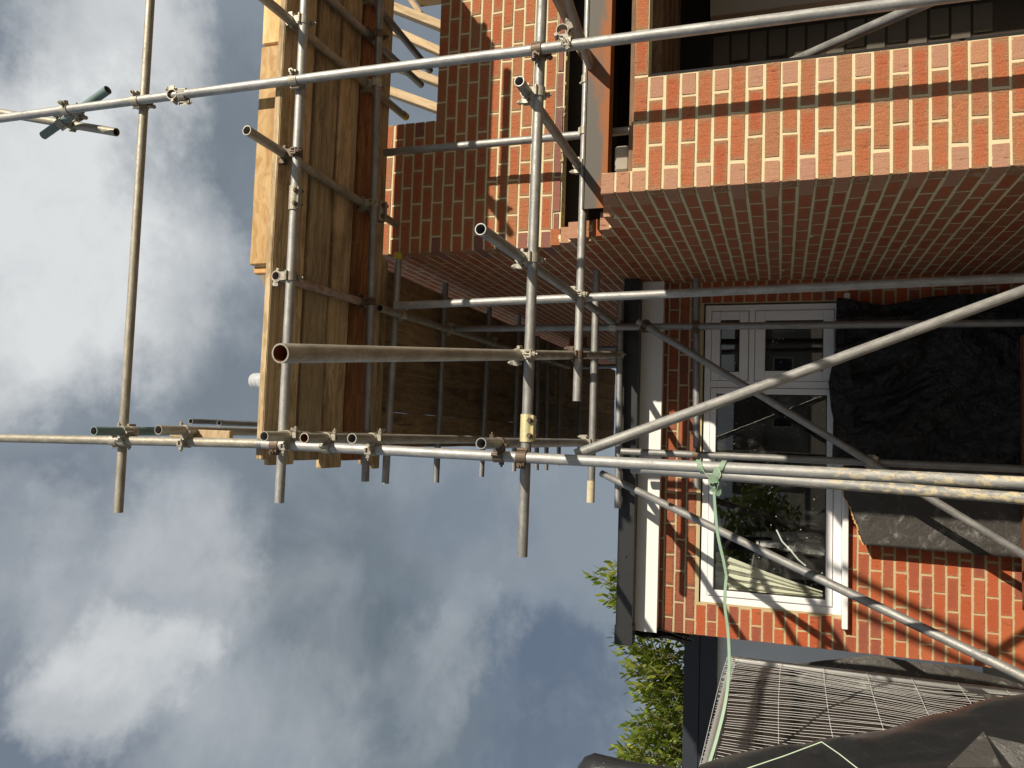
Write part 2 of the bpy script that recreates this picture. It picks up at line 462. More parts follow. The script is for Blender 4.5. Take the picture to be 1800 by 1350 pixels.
def leaf_material(name, a, b):
    gg = material(name)
    r = rnd_value(gg)
    tc = gg.n('ShaderNodeTexCoord').outputs['Object']
    col = gg.mix(r, a, b)
    col = gg.mix(gg.mr(gg.noise(tc, 2.5, 3.0), 0.35, 0.7), col, a)
    p = gg.n('ShaderNodeBsdfPrincipled')
    gg.put(p.inputs['Base Color'], col)
    p.inputs['Roughness'].default_value = 0.38
    t = gg.n('ShaderNodeBsdfTranslucent')
    gg.put(t.inputs[0], gg.mix(0.5, col, (0.42, 0.46, 0.03)))
    mx = gg.n('ShaderNodeMixShader')
    mx.inputs[0].default_value = 0.36
    gg.t.links.new(p.outputs[0], mx.inputs[1])
    gg.t.links.new(t.outputs[0], mx.inputs[2])
    o = gg.n('ShaderNodeOutputMaterial')
    gg.t.links.new(mx.outputs[0], o.inputs[0])
    return gg.mt


M['leaf'] = leaf_material('laurel_leaf', (0.085, 0.145, 0.015), (0.28, 0.32, 0.04))
M['leaf_tip'] = leaf_material('laurel_leaf_young', (0.17, 0.23, 0.03), (0.40, 0.42, 0.09))
M['leaf_dark'] = leaf_material('tree_leaf', (0.03, 0.07, 0.018), (0.09, 0.13, 0.03))

# ------------------------------------------------------------------ object helpers
WL = {}


def attach(o, parent, loc):
    """link o with its world location; parents here are never rotated or scaled"""
    COL.objects.link(o)
    WL[o] = Vector(loc)
    if parent is not None:
        o.parent = parent
        o.location = Vector(loc) - WL[parent]
    else:
        o.location = loc
    return o


def tag(o, label=None, cat=None, group=None, kind=None):
    if label: o['label'] = label
    if cat: o['category'] = cat
    if group: o['group'] = group
    if kind: o['kind'] = kind
    return o


def thing(name, label, cat, loc=(0, 0, 0), group=None):
    o = bpy.data.objects.new(name, None)
    o.empty_display_size = 0.1
    attach(o, None, loc)
    return tag(o, label, cat, group)


class MB:
    def __init__(self):
        self.v, self.f, self.s, self.mi = [], [], [], []

    def add(self, verts, faces, smooth=False, mi=0):
        b = len(self.v)
        self.v += [tuple(x) for x in verts]
        self.f += [tuple(b + i for i in f) for f in faces]
        self.s += [smooth] * len(faces)
        self.mi += [mi] * len(faces)
        return self

    def box(self, a, b, mi=0):
        x0, y0, z0 = a
        x1, y1, z1 = b
        v = [(x0, y0, z0), (x1, y0, z0), (x1, y1, z0), (x0, y1, z0), (x0, y0, z1), (x1, y0, z1), (x1, y1, z1), (x0, y1, z1)]
        return self.add(v, [(0, 3, 2, 1), (4, 5, 6, 7), (0, 1, 5, 4), (1, 2, 6, 5), (2, 3, 7, 6), (3, 0, 4, 7)], False, mi)

    def obox(self, c, ax, ay, az, mi=0):
        """box round c with half-axis vectors"""
        c, ax, ay, az = Vector(c), Vector(ax), Vector(ay), Vector(az)
        v = [c + sx * ax + sy * ay + sz * az for sz in (-1, 1) for sx, sy in ((-1, -1), (1, -1), (1, 1), (-1, 1))]
        f = [(0, 3, 2, 1), (4, 5, 6, 7), (0, 1, 5, 4), (1, 2, 6, 5), (2, 3, 7, 6), (3, 0, 4, 7)]
        if ax.cross(ay).dot(az) < 0:
            f = [tuple(reversed(q)) for q in f]
        return self.add(v, f, False, mi)

    def ring(self, c, d, r, half, ref, a0=0.0, a1=360.0, n=16, t=0.004, mi=0):
        """band (part) round axis d: outer radius r+t, inner r, half width along d"""
        c, d = Vector(c), Vector(d).normalized()
        e1 = (Vector(ref) - Vector(ref).dot(d) * d).normalized()
        e2 = d.cross(e1)
        full = abs(a1 - a0 - 360) < 1e-6
        k = n if full else n + 1
        vs = []
        for i in range(k):
            a = R(a0 + (a1 - a0) * i / n)
            u = e1 * math.cos(a) + e2 * math.sin(a)
            for rr, hh in ((r, -half), (r + t, -half), (r + t, half), (r, half)):
                vs.append(c + u * rr + d * hh)
        fs = []
        for i in range(n):
            p, q = 4 * i, 4 * ((i + 1) % k)
            for j in range(4):
                fs.append((p + j, p + (j + 1) % 4, q + (j + 1) % 4, q + j))
        if not full:
            fs += [(0, 3, 2, 1), (4 * n, 4 * n + 1, 4 * n + 2, 4 * n + 3)]
        return self.add(vs, fs, False, mi)

    def rod(self, a, b, r, n=8, mi=0, smooth=True, r2=None):
        a, b = Vector(a), Vector(b)
        d = (b - a).normalized()
        e1 = d.orthogonal().normalized()
        e2 = d.cross(e1)
        r2 = r if r2 is None else r2
        vs = []
        for p, rr in ((a, r), (b, r2)):
            for i in range(n):
                t = 2 * math.pi * i / n
                vs.append(p + (e1 * math.cos(t) + e2 * math.sin(t)) * rr)
        self.add(vs, [(i, (i + 1) % n, n + (i + 1) % n, n + i) for i in range(n)], smooth, mi)
        caps = [vs[:n], vs[n:]]
        self.add(caps[0], [tuple(reversed(range(n)))], False, mi)
        return self.add(caps[1], [tuple(range(n))], False, mi)

    def build(self, name, mats, parent=None, loc=(0, 0, 0)):
        me = self.mesh(name, mats, loc)
        return attach(bpy.data.objects.new(name, me), parent, loc)

    def mesh(self, name, mats, loc=(0, 0, 0)):
        me = bpy.data.meshes.new(name)
        L = Vector(loc)
        me.from_pydata([Vector(v) - L for v in self.v], [], self.f)
        if not isinstance(mats, (list, tuple)):
            mats = [mats]
        for x in mats:
            me.materials.append(x)
        me.polygons.foreach_set('use_smooth', self.s)
        me.polygons.foreach_set('material_index', self.mi)
        me.update()
        return me


def bevel_mesh(mb, name, mats, w, seg=1, loc=(0, 0, 0)):
    me = mb.mesh(name, mats, loc)
    bm = bmesh.new()
    bm.from_mesh(me)
    bmesh.ops.bevel(bm, geom=bm.edges[:], offset=w, segments=seg, affect='EDGES')
    bm.to_mesh(me)
    bm.free()
    return me


# ------------------------------------------------------------------ ground
mb = MB().box((-300, -300, -0.3), (300, 300, 0.0))
tag(mb.build('ground', M['paving']), 'trodden earth and paving of the building site', kind='structure')

# ------------------------------------------------------------------ bricks
BR = {}


def brick_mesh(L, D, mat):
    key = (round(L, 4), D, mat, random.randrange(3))
    if key not in BR:
        mb = MB().box((-L / 2 + 0.0008, 0, -0.0318), (L / 2 - 0.0008, D, 0.0318))
        me = mb.mesh('brick', M[mat])
        rr = random.Random(str(key))
        bm = bmesh.new()
        bm.from_mesh(me)
        bmesh.ops.bevel(bm, geom=[e for e in bm.edges if (e.verts[0].co.y + e.verts[1].co.y) < D * 1.8], offset=0.0022, segments=1, affect='EDGES')
        for v in bm.verts:
            v.co += Vector((rr.uniform(-1, 1) * 0.0020, rr.uniform(-1, 1) * 0.0006, rr.uniform(-1, 1) * 0.0018))
        bm.to_mesh(me)
        bm.free()
        BR[key] = me
    return BR[key]


ROT = {'front': 0.0, 'side': -90.0}


def put_brick(parent, wall, u, plane, z, L, mat='brick', D=0.1, out=0.0):
    """one brick: u is its centre along the wall, plane the wall face, z its centre height"""
    o = bpy.data.objects.new('brick', brick_mesh(L, D, mat))
    j = (random.uniform(-0.0012, 0.0014) if wall == 'front' else random.uniform(0.0002, 0.0011)) + out
    if wall == 'front':
        loc = (u, plane - j, z + random.uniform(-0.0012, 0.0012))
    else:
        loc = (plane - j, u, z + random.uniform(-0.0012, 0.0012))
    attach(o, parent, loc)
    o.rotation_euler = (random.uniform(-0.006, 0.006), random.uniform(-0.004, 0.004), R(ROT[wall]) + (random.uniform(-0.005, 0.005) if wall == 'front' else 0.0))
    return o


class BrickHeap:
    """bricks too many or too small to stand alone, joined as one part"""
    def __init__(self):
        self.mb = MB()

    def put(self, wall, u, plane, z, L, D=0.1):
        j = random.uniform(0.0003, 0.001)
        h, b = 0.0325, 0.0012
        f = [(-L / 2 + b, 0, -h + b), (L / 2 - b, 0, -h + b), (L / 2 - b, 0, h - b), (-L / 2 + b, 0, h - b),
             (-L / 2, b, -h), (L / 2, b, -h), (L / 2, b, h), (-L / 2, b, h),
             (-L / 2, D, -h), (L / 2, D, -h), (L / 2, D, h), (-L / 2, D, h)]
        fs = [(0, 1, 2, 3), (0, 4, 5, 1), (1, 5, 6, 2), (2, 6, 7, 3), (3, 7, 4, 0), (4, 8, 9, 5), (5, 9, 10, 6), (6, 10, 11, 7), (7, 11, 8, 4)]
        if wall == 'front':
            vs = [(u + x, plane - j + y, z + w) for x, y, w in f]
        else:
            vs = [(plane - j + y, u - x, z + w) for x, y, w in f]
        self.mb.add(vs, fs)

    def build(self, parent, mat, name='brick'):
        o = self.mb.build(name, M[mat], parent, WL[parent])
        o['kind'] = 'stuff'
        return o


XS, YF, YU, YR = 1.174, 3.66, 4.65, 5.90        # side wall plane, bay front, upper front, extension front
ZJ = lambda k: 2.2145 + 0.075 * k                # bed joints of the new brickwork
MR = 0.0030                                      # how far the joints lie behind the brick faces

house = thing('brick_house', 'new red brick house with steel beam and half built bay behind the scaffolding', 'house', (1.174, 3.66, 0))

# front wall of the bay
mb = MB().box((XS + MR, YF + MR, 0.0), (1.727 - 0.002, YF + 0.098, ZJ(0) + 0.005))
mb.box((XS + MR, YF + MR, ZJ(0) + 0.005), (3.60, YF + 0.098, ZJ(1) - 0.006))
mb.box((XS + MR, YF + MR, ZJ(1) - 0.006), (XS + 0.098, YF + 0.098, ZJ(3) - 0.008))
mb.box((3.30, YF + MR, 0.0), (3.60, YF + 0.098, ZJ(0) + 0.005))
front = mb.build('front_wall', M['mortar'], house)
for k in range(-25, 3):
    z = ZJ(k) + 0.0375
    if z < 0.05:
        continue
    typ = 'B' if k % 2 == 0 else 'A'
    if k == 0: typ = 'A'
    if k == 1: typ = 'B'
    # the course above the opening starts a header; keep the alternation going down from it
    typ = 'A' if (k % 2 == 0) else 'B'
    hdr = 0.1025
    if k == 2 or k == 1:
        put_brick(front, 'front', XS + hdr / 2 - 0.0045, YF, z, hdr, 'brick_pink', 0.213)
        continue
    if typ == 'A':
        put_brick(front, 'front', XS + hdr / 2 - 0.0045, YF, z, hdr, 'brick_pink', 0.213)
        x = XS + hdr + 0.01
        n = 2 if k < 0 else 8
        for i in range(n):
            put_brick(front, 'front', x + 0.1075, YF, z, 0.215)
            x += 0.225
    else:
        x = XS - 0.0045
        for i in range(2):
            put_brick(front, 'front', x + 0.1075, YF, z, 0.215)
            x += 0.225
        put_brick(front, 'front', x + hdr / 2, YF, z, hdr, 'brick_pink')

# upper front wall, set back
mb = MB().box((XS + MR, YU + MR, ZJ(10)), (2.052, YU + 0.1, ZJ(31) - 0.006))
mb.box((2.052, YU + MR, ZJ(10)), (3.60, YU + 0.1, ZJ(21) - 0.006))
mb.box((XS + MR, YU + MR + 0.006, ZJ(9) + 0.02), (3.60, YU + 0.1, ZJ(10)))
upper = mb.build('upper_wall', M['mortar'], house)
for k in range(9, 31):
    z = ZJ(k) + 0.0375
    hdr = 0.1025
    xe = 2.06 if k >= 21 else 3.45
    x = XS - 0.0045
    first = True
    while x < xe - 0.02:
        L = 0.215
        if first and k % 2 == 0:
            L = hdr
        if x + L > xe + 0.02:
            L = hdr if x + hdr <= xe + 0.03 else 0.05
        mat = 'brick_purple' if (k == 9 or (L < 0.2 and random.random() < 0.8)) else 'brick'
        if k == 9:
            if random.random() < 0.06:
                x += L + 0.01
                first = False
                continue
            o = put_brick(upper, 'front', x + L / 2, YU, z + 0.012, L, mat, 0.1, random.uniform(-0.006, 0.002))
            o.scale = (1, 1, random.uniform(0.5, 0.75))
        else:
            put_brick(upper, 'front', x + L / 2, YU, z, L, mat, 0.213 if first and k % 2 == 0 else 0.1)
        x += L + 0.01
        first = False
# torn mortar under the upper wall
mb = MB()
x = XS + 0.05
while x < 3.2:
    w = random.uniform(0.008, 0.03)
    zt = ZJ(9) + random.uniform(0.020, 0.036)
    mb.obox((x, YU + 0.03 + random.uniform(-0.012, 0.02), zt), (w, 0, random.uniform(-0.006, 0.006)), (0, random.uniform(0.010, 0.024), 0), (0, 0.004, random.uniform(0.005, 0.014)))
    x += w * random.uniform(1.4, 2.6)
o = attach(bpy.data.objects.new('mortar_bed', bevel_mesh(mb, 'mortar_bed', M['mortar_old'], 0.005)), house, (0, 0, 0))

# side wall with a torn, stepped top behind the bay
START = {3: 4.06, 4: 4.32, 5: 4.45, 6: 4.465, 7: 4.475, 8: 4.575, 9: 4.61}
YE = 12.6
MS = 0.0003
mb = MB().box((XS + MS, YF + 0.099, 0.0), (XS + 0.098, YE, ZJ(3) - 0.008))
for k, ys in START.items():
    mb.box((XS + MS, ys + 0.012, ZJ(k) - 0.008), (XS + 0.098, YE, ZJ(k + 1) - 0.008))
mb.box((XS + MS, YU + 0.101, ZJ(10) - 0.008), (XS + 0.098, YE, ZJ(31) - 0.006))
side = mb.build('side_wall', M['mortar'], house)
heap = BrickHeap()
n_single = 0
for k in range(-29, 31):
    z = ZJ(k) + 0.0375
    if z < 0.05:
        continue
    header = (k % 2 == 0)                      # header of the front wall turns the corner as a stretcher
    if k <= 2:
        y = YF + (0.225 if header else 0.11)
    elif k in START:
        y = START[k]
    else:
        y = YU + (0.225 if header else 0.11)
    if k in START:
        L0 = (0.215, 0.14, 0.1, 0.18, 0.12, 0.2, 0.16)[k - 3]
        o = put_brick(side, 'side', y + L0 / 2, XS, z, L0, 'brick_pink' if k in (3, 4, 7, 8) else 'brick', 0.1)
        n_single += 1
        y += L0 + 0.01
    while y < YE:
        near = (y < 5.85 and 0.62 < z < 2.45 and n_single < 282)
        if near:
            put_brick(side, 'side', y + 0.1075, XS, z, 0.215)
            n_single += 1
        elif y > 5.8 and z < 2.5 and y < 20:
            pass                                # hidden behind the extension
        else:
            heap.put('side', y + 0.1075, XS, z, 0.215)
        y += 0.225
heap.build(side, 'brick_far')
# mortar squeezed out at the torn steps
mb = MB()
for k, ys in START.items():
    for i in range(3):
        mb.obox((XS + random.uniform(-0.004, 0.07), ys + random.uniform(-0.01, 0.03), ZJ(k) + random.uniform(-0.005, 0.01)),
                (random.uniform(0.01, 0.025), 0.004, 0), (0, random.uniform(0.008, 0.02), 0.003), (0, 0, random.uniform(0.006, 0.014)))
tag(attach(bpy.data.objects.new('mortar_lump', bevel_mesh(mb, 'mortar_lump', M['mortar'], 0.004)), house, (0, 0, 0)), kind='stuff')

# brick corbel at the far eaves that catches the sun
mb = MB().box((0.99, 8.97, 3.745), (XS + 0.004, 9.06, 3.975))
corbel = mb.build('corbel', M['mortar'], house)
for i in range(3):
    put_brick(corbel, 'front', 1.08, 8.962, 3.785 + 0.075 * i, 0.18, 'brick_red')

# steel beam across the gap
BX0, BX1, BY, BZ0, BZ1 = 1.285, 3.6, 4.26, 2.535, 2.678
mb = MB()
for x0, x1, y0, y1, z0, z1 in ((BX0, BX1, BY, BY + 0.10, BZ0, BZ0 + 0.010), (BX0, BX1, BY, BY + 0.10, BZ1 - 0.010, BZ1),
                               (BX0, BX1, BY + 0.006, BY + 0.014, BZ0 + 0.010, BZ1 - 0.010)):
    mb.box((x0, y0, z0), (x1, y1, z1))
mb.build('steel_beam', M['beam'], house)
# padstone with a pale block on the bay corner
attach(bpy.data.objects.new('padstone', bevel_mesh(MB().box((1.325, 3.80, 2.326), (1.455, 3.90, 2.40)), 'padstone', M['plaster'], 0.01)), house, (0, 0, 0))

# inside of the bay: joists, deck, block wall
mb = MB()
mb.box((1.28, 3.77, 2.30), (3.58, 9.0, 2.325))
mb.build('deck', M['dark_timber'], house)
y, z = 3.80, 2.27
i = 0
while y < 4.84:
    t = random.choice((0.035, 0.045, 0.05))
    d = random.uniform(0.05, 0.15)
    MB().box((1.30, y, 2.296 - d), (3.56, y + t, 2.297)).build('joist', M['dark_timber'], house)
    y += t + random.choice((0.012, 0.03, 0.05))
    i += 1
MB().box((1.30, 4.845, 2.04), (3.56, 4.895, 2.295)).build('joist', M['black'], house)
bw = MB().box((1.28, 4.91, 0.0), (3.58, 5.01, 2.29)).build('block_wall', M['block_dark'], house)
k = 0
z = 0.50
while z < 2.0:
    x = 1.9 - (0.22 if k % 2 else 0.0)
    while x < 2.53:
        L = min(0.44, 2.53 - x)
        if L > 0.06:
            o = bpy.data.objects.new('block', bevel_mesh(MB().box((x, 4.898 + random.uniform(-0.004, 0.002), z), (x + L - 0.012, 4.94, z + 0.098)), 'block', M['block'], 0.004))
            attach(o, bw, (0, 0, 0))
        x += 0.45
    z += 0.11
    k += 1
MB().box((2.545, 4.70, 0.0), (3.56, 4.78, 2.03)).build('plasterboard', M['plaster'], house)
MB().box((1.728, 3.668, 0.0), (1.742, 3.75, 2.205)).build('cavity_closer', M['black'], house)
# rest of the shell so no light leaks in
mb = MB()
mb.box((1.28, 4.77, 2.99), (3.59, 12.5, 3.05))
mb.box((1.273, 5.02, 0.02), (1.283, 12.5, 3.9))
mb.box((3.60, 3.76, 0.0), (3.70, 12.6, 3.6))
mb.box((1.28, 9.0, 2.33), (3.6, 9.1, 2.95))
mb.build('inner_leaf', M['black'], house)
for i in range(9):
    MB().box((1.29, 4.9 + 0.42 * i, 2.80), (3.58, 4.945 + 0.42 * i, 2.989)).build('joist', M['dim'], house)
# bare roof timbers against the sky
for (a, b) in (((2.554,5.200,4.415), (2.379,5.200,4.008)), ((3.228,5.200,4.448), (2.998,5.200,3.988)), ((3.276,5.600,4.657), (3.011,5.600,4.163)), ((2.981,5.600,4.643), (2.758,5.600,4.152))):
    a, b = Vector(a), Vector(b)
    d = (b - a).normalized()
    a -= d * 0.5
    L = (b - a).length + 0.3
    o = attach(bpy.data.objects.new('rafter', bevel_mesh(MB().box((0, -0.045, -0.03), (L, 0.045, 0.03)), 'rafter', M['pine_grey'], 0.003)), house, a)
    o.rotation_mode = 'QUATERNION'
    o.rotation_quaternion = d.to_track_quat('X', 'Z')
for (a, b, w) in (((3.307,5.300,4.284), (3.302,5.300,4.068), 0.05), ((3.399,5.350,4.405), (3.224,5.350,4.274), 0.03)):
    a, b = Vector(a), Vector(b)
    d = (b - a).normalized()
    o = attach(bpy.data.objects.new('noggin', bevel_mesh(MB().box((0, -0.02, -w), ((b - a).length, 0.02, w)), 'noggin', M['pine_grey'], 0.003)), house, a)
    o.rotation_mode = 'QUATERNION'
    o.rotation_quaternion = d.to_track_quat('X', 'Y')

# ------------------------------------------------------------------ single storey extension with the window
ext = thing('brick_extension', 'single storey red brick extension with white window and black gutter', 'building', (0, 5.9, 0))
WX0, WX1, WZ0, WZ1 = -1.155, 1.000, 1.195, 2.135
mb = MB()
mb.box((-1.385, YR + MR, 0.0), (WX0, YR + 0.1, 2.45))
mb.box((WX0, YR + MR, 0.0), (XS - 0.002, YR + 0.1, WZ0 - 0.006))
mb.box((WX0, YR + MR, WZ1 + 0.010), (XS - 0.002, YR + 0.1, 2.45))
mb.box((WX1 + 0.012, YR + MR, WZ0 - 0.006), (XS - 0.002, YR + 0.1, WZ1 + 0.010))
mb.box((-1.385, YR + 0.1, 0.0), (-1.29, 11.5, 2.45))
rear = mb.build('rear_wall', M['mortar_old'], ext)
ZK = lambda k: 1.172 - 0.0765 * k
for k in range(-17, 15):
    zt = ZK(k)
    z = zt - 0.038
    if z > 2.44 or z < 0.05:
        continue
    x = -1.39 + (0.0 if k % 2 else -0.1125)
    while x < XS:
        a, b = max(x, -1.388), min(x + 0.215, XS - 0.004)
        pieces = [(a, b)]
        if WZ0 - 0.03 < z < WZ1 + 0.03:
            pieces = [(a, min(b, WX0 - 0.006)), (max(a, WX1 + 0.016), b)]
        for (p, q) in pieces:
            if q - p < 0.03:
                continue
            if p > -0.05 and q < 0.86 and z < 1.1:
                continue                       # behind the polythene
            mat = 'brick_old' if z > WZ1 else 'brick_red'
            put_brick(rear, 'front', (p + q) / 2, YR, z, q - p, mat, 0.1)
        x += 0.225
MB().box((-0.05, YR - 0.002, 0.0), (0.80, YR + 0.002, 1.09)).build('wall_lining', M['black'], ext)

# the window
win = MB()
FY, FD = YR + 0.022, 0.07
for a, b in (((WX0, WZ0), (WX1, WZ0 + 0.055)), ((WX0, WZ1 - 0.045), (WX1, WZ1)), ((WX0, WZ0 + 0.055), (WX0 + 0.05, WZ1 - 0.045)),
             ((WX1 - 0.045, WZ0 + 0.055), (WX1, WZ1 - 0.045)), ((0.395, WZ0 + 0.055), (0.445, WZ1 - 0.045)), ((0.445, 1.785), (WX1 - 0.045, 1.825))):
    win.box((a[0], FY, a[1]), (b[0], FY + FD, b[1]))
window = attach(bpy.data.objects.new('window', bevel_mesh(win, 'window', M['upvc'], 0.003)), ext, (0, 5.9, 0))
window.location = (0, 0, 0)
WL[window] = Vector((0, 5.9, 0))
window.data.transform(Matrix.Translation((0, -5.9, 0)))


def frame_of(name, x0, x1, z0, z1, w, y0, y1, mat, parent):
    mb = MB()
    for a, b in (((x0, z0), (x1, z0 + w)), ((x0, z1 - w), (x1, z1)), ((x0, z0 + w), (x0 + w, z1 - w)), ((x1 - w, z0 + w), (x1, z1 - w))):
        mb.box((a[0], y0, a[1]), (b[0], y1, b[1]))
    me = bevel_mesh(mb, name, mat, min(0.004, w * 0.25))
    return attach(bpy.data.objects.new(name, me), parent, (0, 0, 0))


for (x0, x1, z0, z1, w) in ((0.448, WX1 - 0.048, 1.828, WZ1 - 0.048, 0.062), (0.448, WX1 - 0.048, WZ0 + 0.058, 1.782, 0.070), (WX0 + 0.053, 0.392, WZ0 + 0.058, WZ1 - 0.048, 0.042)):
    frame_of('sash', x0, x1, z0, z1, w, FY - 0.012, FY + 0.045, M['upvc'], window)
    frame_of('seal', x0 + w, x1 - w, z0 + w, z1 - w, 0.006, FY + 0.004, FY + 0.03, M['seal'], window)
    MB().box((x0 + w + 0.003, FY + 0.012, z0 + w + 0.003), (x1 - w - 0.003, FY + 0.018, z1 - w - 0.003)).build('pane', M['glass'], window)
sill = MB().box((WX0 - 0.075, YR - 0.062, WZ0 - 0.038), (WX1 + 0.055, YR + 0.09, WZ0 - 0.001))
attach(bpy.data.objects.new('sill', bevel_mesh(sill, 'sill', M['upvc'], 0.004)), window, (0, 0, 0))

# dim room behind the glass
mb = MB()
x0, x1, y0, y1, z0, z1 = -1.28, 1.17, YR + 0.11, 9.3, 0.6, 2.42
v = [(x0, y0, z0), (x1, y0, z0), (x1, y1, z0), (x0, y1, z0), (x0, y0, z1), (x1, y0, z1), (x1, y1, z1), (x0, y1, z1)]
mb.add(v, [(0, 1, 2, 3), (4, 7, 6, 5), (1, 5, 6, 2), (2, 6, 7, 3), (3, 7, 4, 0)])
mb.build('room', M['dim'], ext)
# soffit, fascia, gutter, roof
MB().box((-1.385, YR - 0.085, 2.428), (XS - 0.005, YR - 0.060, 2.62)).build('fascia_board', M['fascia'], ext)
MB().box((-1.385, YR - 0.060, 2.428), (XS - 0.005, YR + 0.11, 2.448)).build('soffit', M['fascia'], ext)
gut = MB()
for x0, x1, dx in ((-1.46, -1.33, 0.006), (-1.33, XS - 0.004, 0.0)):
    gut.box((x0, YR - 0.215 - dx, 2.585 - dx), (x1, YR - 0.205 - dx, 2.70 + dx))
    gut.box((x0, YR - 0.205 - dx, 2.585 - dx), (x1, YR - 0.095, 2.595 - dx))
    gut.box((x0, YR - 0.105, 2.5951), (x1, YR - 0.0945, 2.70 + dx))
gut.box((-1.466, YR - 0.215, 2.585), (-1.4601, YR - 0.095, 2.70))
gutter = gut.build('gutter', M['gutter'], ext)
x = -1.42
while x < 1.1:
    MB().rod((x, YR - 0.225, 2.64), (x, YR - 0.214, 2.64), 0.006, 8).build('rivet', M['gutter'], gutter)
    x += 0.29
MB().box((-1.45, YR - 0.09, 2.63), (XS - 0.006, 11.6, 2.69)).build('roof', M['roof'], ext)
# black plastic hanging round the open eaves end
mb = MB()
rows = []
for i in range(9):
    t = i / 8
    rows.append([(-1.40 - 0.015 * math.sin(t * 7) - 0.05 * t * (1 - j / 7), YR - 0.09 + 0.30 * j / 7, 2.60 - 0.40 * t + 0.03 * math.sin(j * 2 + t * 5)) for j in range(8)])
vs = [p for r in rows for p in r]
fs = [(i * 8 + j, i * 8 + j + 1, (i + 1) * 8 + j + 1, (i + 1) * 8 + j) for i in range(8) for j in range(7)]
mb.add(vs, fs, True)
mb.add([(-1.36, YR - 0.095, 2.43), (-1.36, YR - 0.012, 2.43), (-1.41, YR - 0.012, 2.21), (-1.39, YR - 0.06, 2.22)], [(0, 1, 2, 3)], True)
mb.build('eaves_sheet', M['poly'], ext)

# folded blind lying inside the window, loose cable
bl = thing('pleated_blind', 'sunlit cream pleated blind fanned across a corner inside the window pane', 'blind', (-1.0, 6.07, 1.30))
ptop = [Vector((-1.101,6.070,2.039)), Vector((-0.820,6.070,2.043))]
pbot = [Vector((-1.075,6.050,1.307)), Vector((-1.032,6.050,1.307))]
NP = 9
for i in range(NP):
    mb = MB()
    vs = []
    for k in range(2):
        t = (i + k) / NP
        dy = Vector((0, 0.028 if (i + k) % 2 else 0.0, 0))
        a, b = ptop[0].lerp(ptop[1], t) + dy, pbot[0].lerp(pbot[1], t) + dy
        for q in range(5):
            vs.append(a.lerp(b, q / 4) + Vector((0.006 * math.sin(q * 1.3 + i), 0, 0)))
    vs += [v_ + Vector((0, 0.002, 0)) for v_ in vs]
    fs = [(q, q + 1, 5 + q + 1, 5 + q) for q in range(4)] + [(10 + q, 15 + q, 15 + q + 1, 10 + q + 1) for q in range(4)]
    mb.add(vs, fs, True)
    mb.build('pleat', M['blind'], bl, (-1.0, 6.07, 1.30))
crv = [(-0.62, 6.07, 1.62), (-0.70, 6.06, 1.58), (-0.76, 6.06, 1.52), (-0.82, 6.06, 1.47), (-0.86, 6.07, 1.42)]
mb = MB()
for a, b in zip(crv, crv[1:]):
    mb.rod(a, b, 0.006, 8)
tag(mb.build('cable', M['cable']), 'bright white cable hanging behind the window glass', 'cable')
MB().box((-1.2, 6.02, 1.22), (0.9, 6.35, 1.25)).build('window_board', M['plaster'], ext)


# ------------------------------------------------------------------ sheets
def ruled(name, e1, e2, n, m_, mat, amp, freq, label=None, cat=None, parent=None, thick=0.0, sag=None, folds=None):
    """sheet between two edge lines, crumpled"""
    def samp(e, t):
        s = t * (len(e) - 1)
        i = min(int(s), len(e) - 2)
        return Vector(e[i]).lerp(Vector(e[i + 1]), s - i)
    vs = []
    A = [samp(e1, i / n) for i in range(n + 1)]
    B = [samp(e2, i / n) for i in range(n + 1)]
    nrm = (B[n // 2] - A[n // 2]).cross(A[-1] - A[0]).normalized()
    for i in range(n + 1):
        for j in range(m_ + 1):
            p = A[i].lerp(B[i], j / m_)
            d = 0.0
            for o_, (f_, a_) in enumerate(((1, 1), (2.3, 0.5), (5, 0.25))):
                q = noise.noise(p * freq * f_ + Vector((3.1 * o_, 7.7, 1.3)))
                d += (abs(q) * 2 - 0.6) * a_
            if folds:                          # long creases fanning from where the sheet is fixed
                q = Vector((p.x * folds[0] + p.z * folds[1], p.z * folds[2] - p.x * folds[3], 2.2))
                q += Vector((noise.noise(p * 1.7), noise.noise(p * 1.7 + Vector((5, 5, 5))), 0)) * 0.9
                d = d * 0.35 + (1 - 2.2 * abs(noise.noise(q))) * 0.9 + (1 - 2 * abs(noise.noise(q * 2.3))) * 0.4
            p = p + nrm * d * amp
            if sag:
                p = p + Vector(sag(i / n, j / m_))
            vs.append(p)
    fs = [(i * (m_ + 1) + j, i * (m_ + 1) + j + 1, (i + 1) * (m_ + 1) + j + 1, (i + 1) * (m_ + 1) + j) for i in range(n) for j in range(m_)]
    mb = MB().add(vs, fs, True)
    o = mb.build(name, mat, parent, WL[parent] if parent else (0, 0, 0))
    if thick:
        md = o.modifiers.new('solid', 'SOLIDIFY')
        md.thickness = thick
        md.offset = 0
    return tag(o, label, cat)


ruled('polythene_sheet',
      [(1.012,5.800,1.249), (0.958,5.800,0.928), (1.010,5.800,0.654), (1.030,5.800,0.131), (1.036,5.800,-0.179)],
      [(-0.092,5.800,1.269), (-0.097,5.800,0.925), (-0.085,5.800,0.654), (-0.073,5.800,0.138), (-0.063,5.800,-0.167)],
      90, 80, M['poly'], 0.055, 3.0, 'largest crumpled black polythene sheet, covering the shaded brickwork beyond the window sill', 'plastic sheet', folds=(4.5, 2.6, 1.5, 0.9))
ruled('polythene_flap',
      [(0.429,5.780,1.296), (0.243,5.780,1.277), (0.090,5.780,1.243), (-0.063,5.780,1.214)],
      [(0.867,5.780,1.213), (0.400,5.780,1.139), (0.093,5.780,1.137), (-0.082,5.780,1.136)],
      16, 10, M['poly'], 0.012, 5.0, 'small loose polythene flap folded over the shaded end of the window sill', 'plastic sheet')
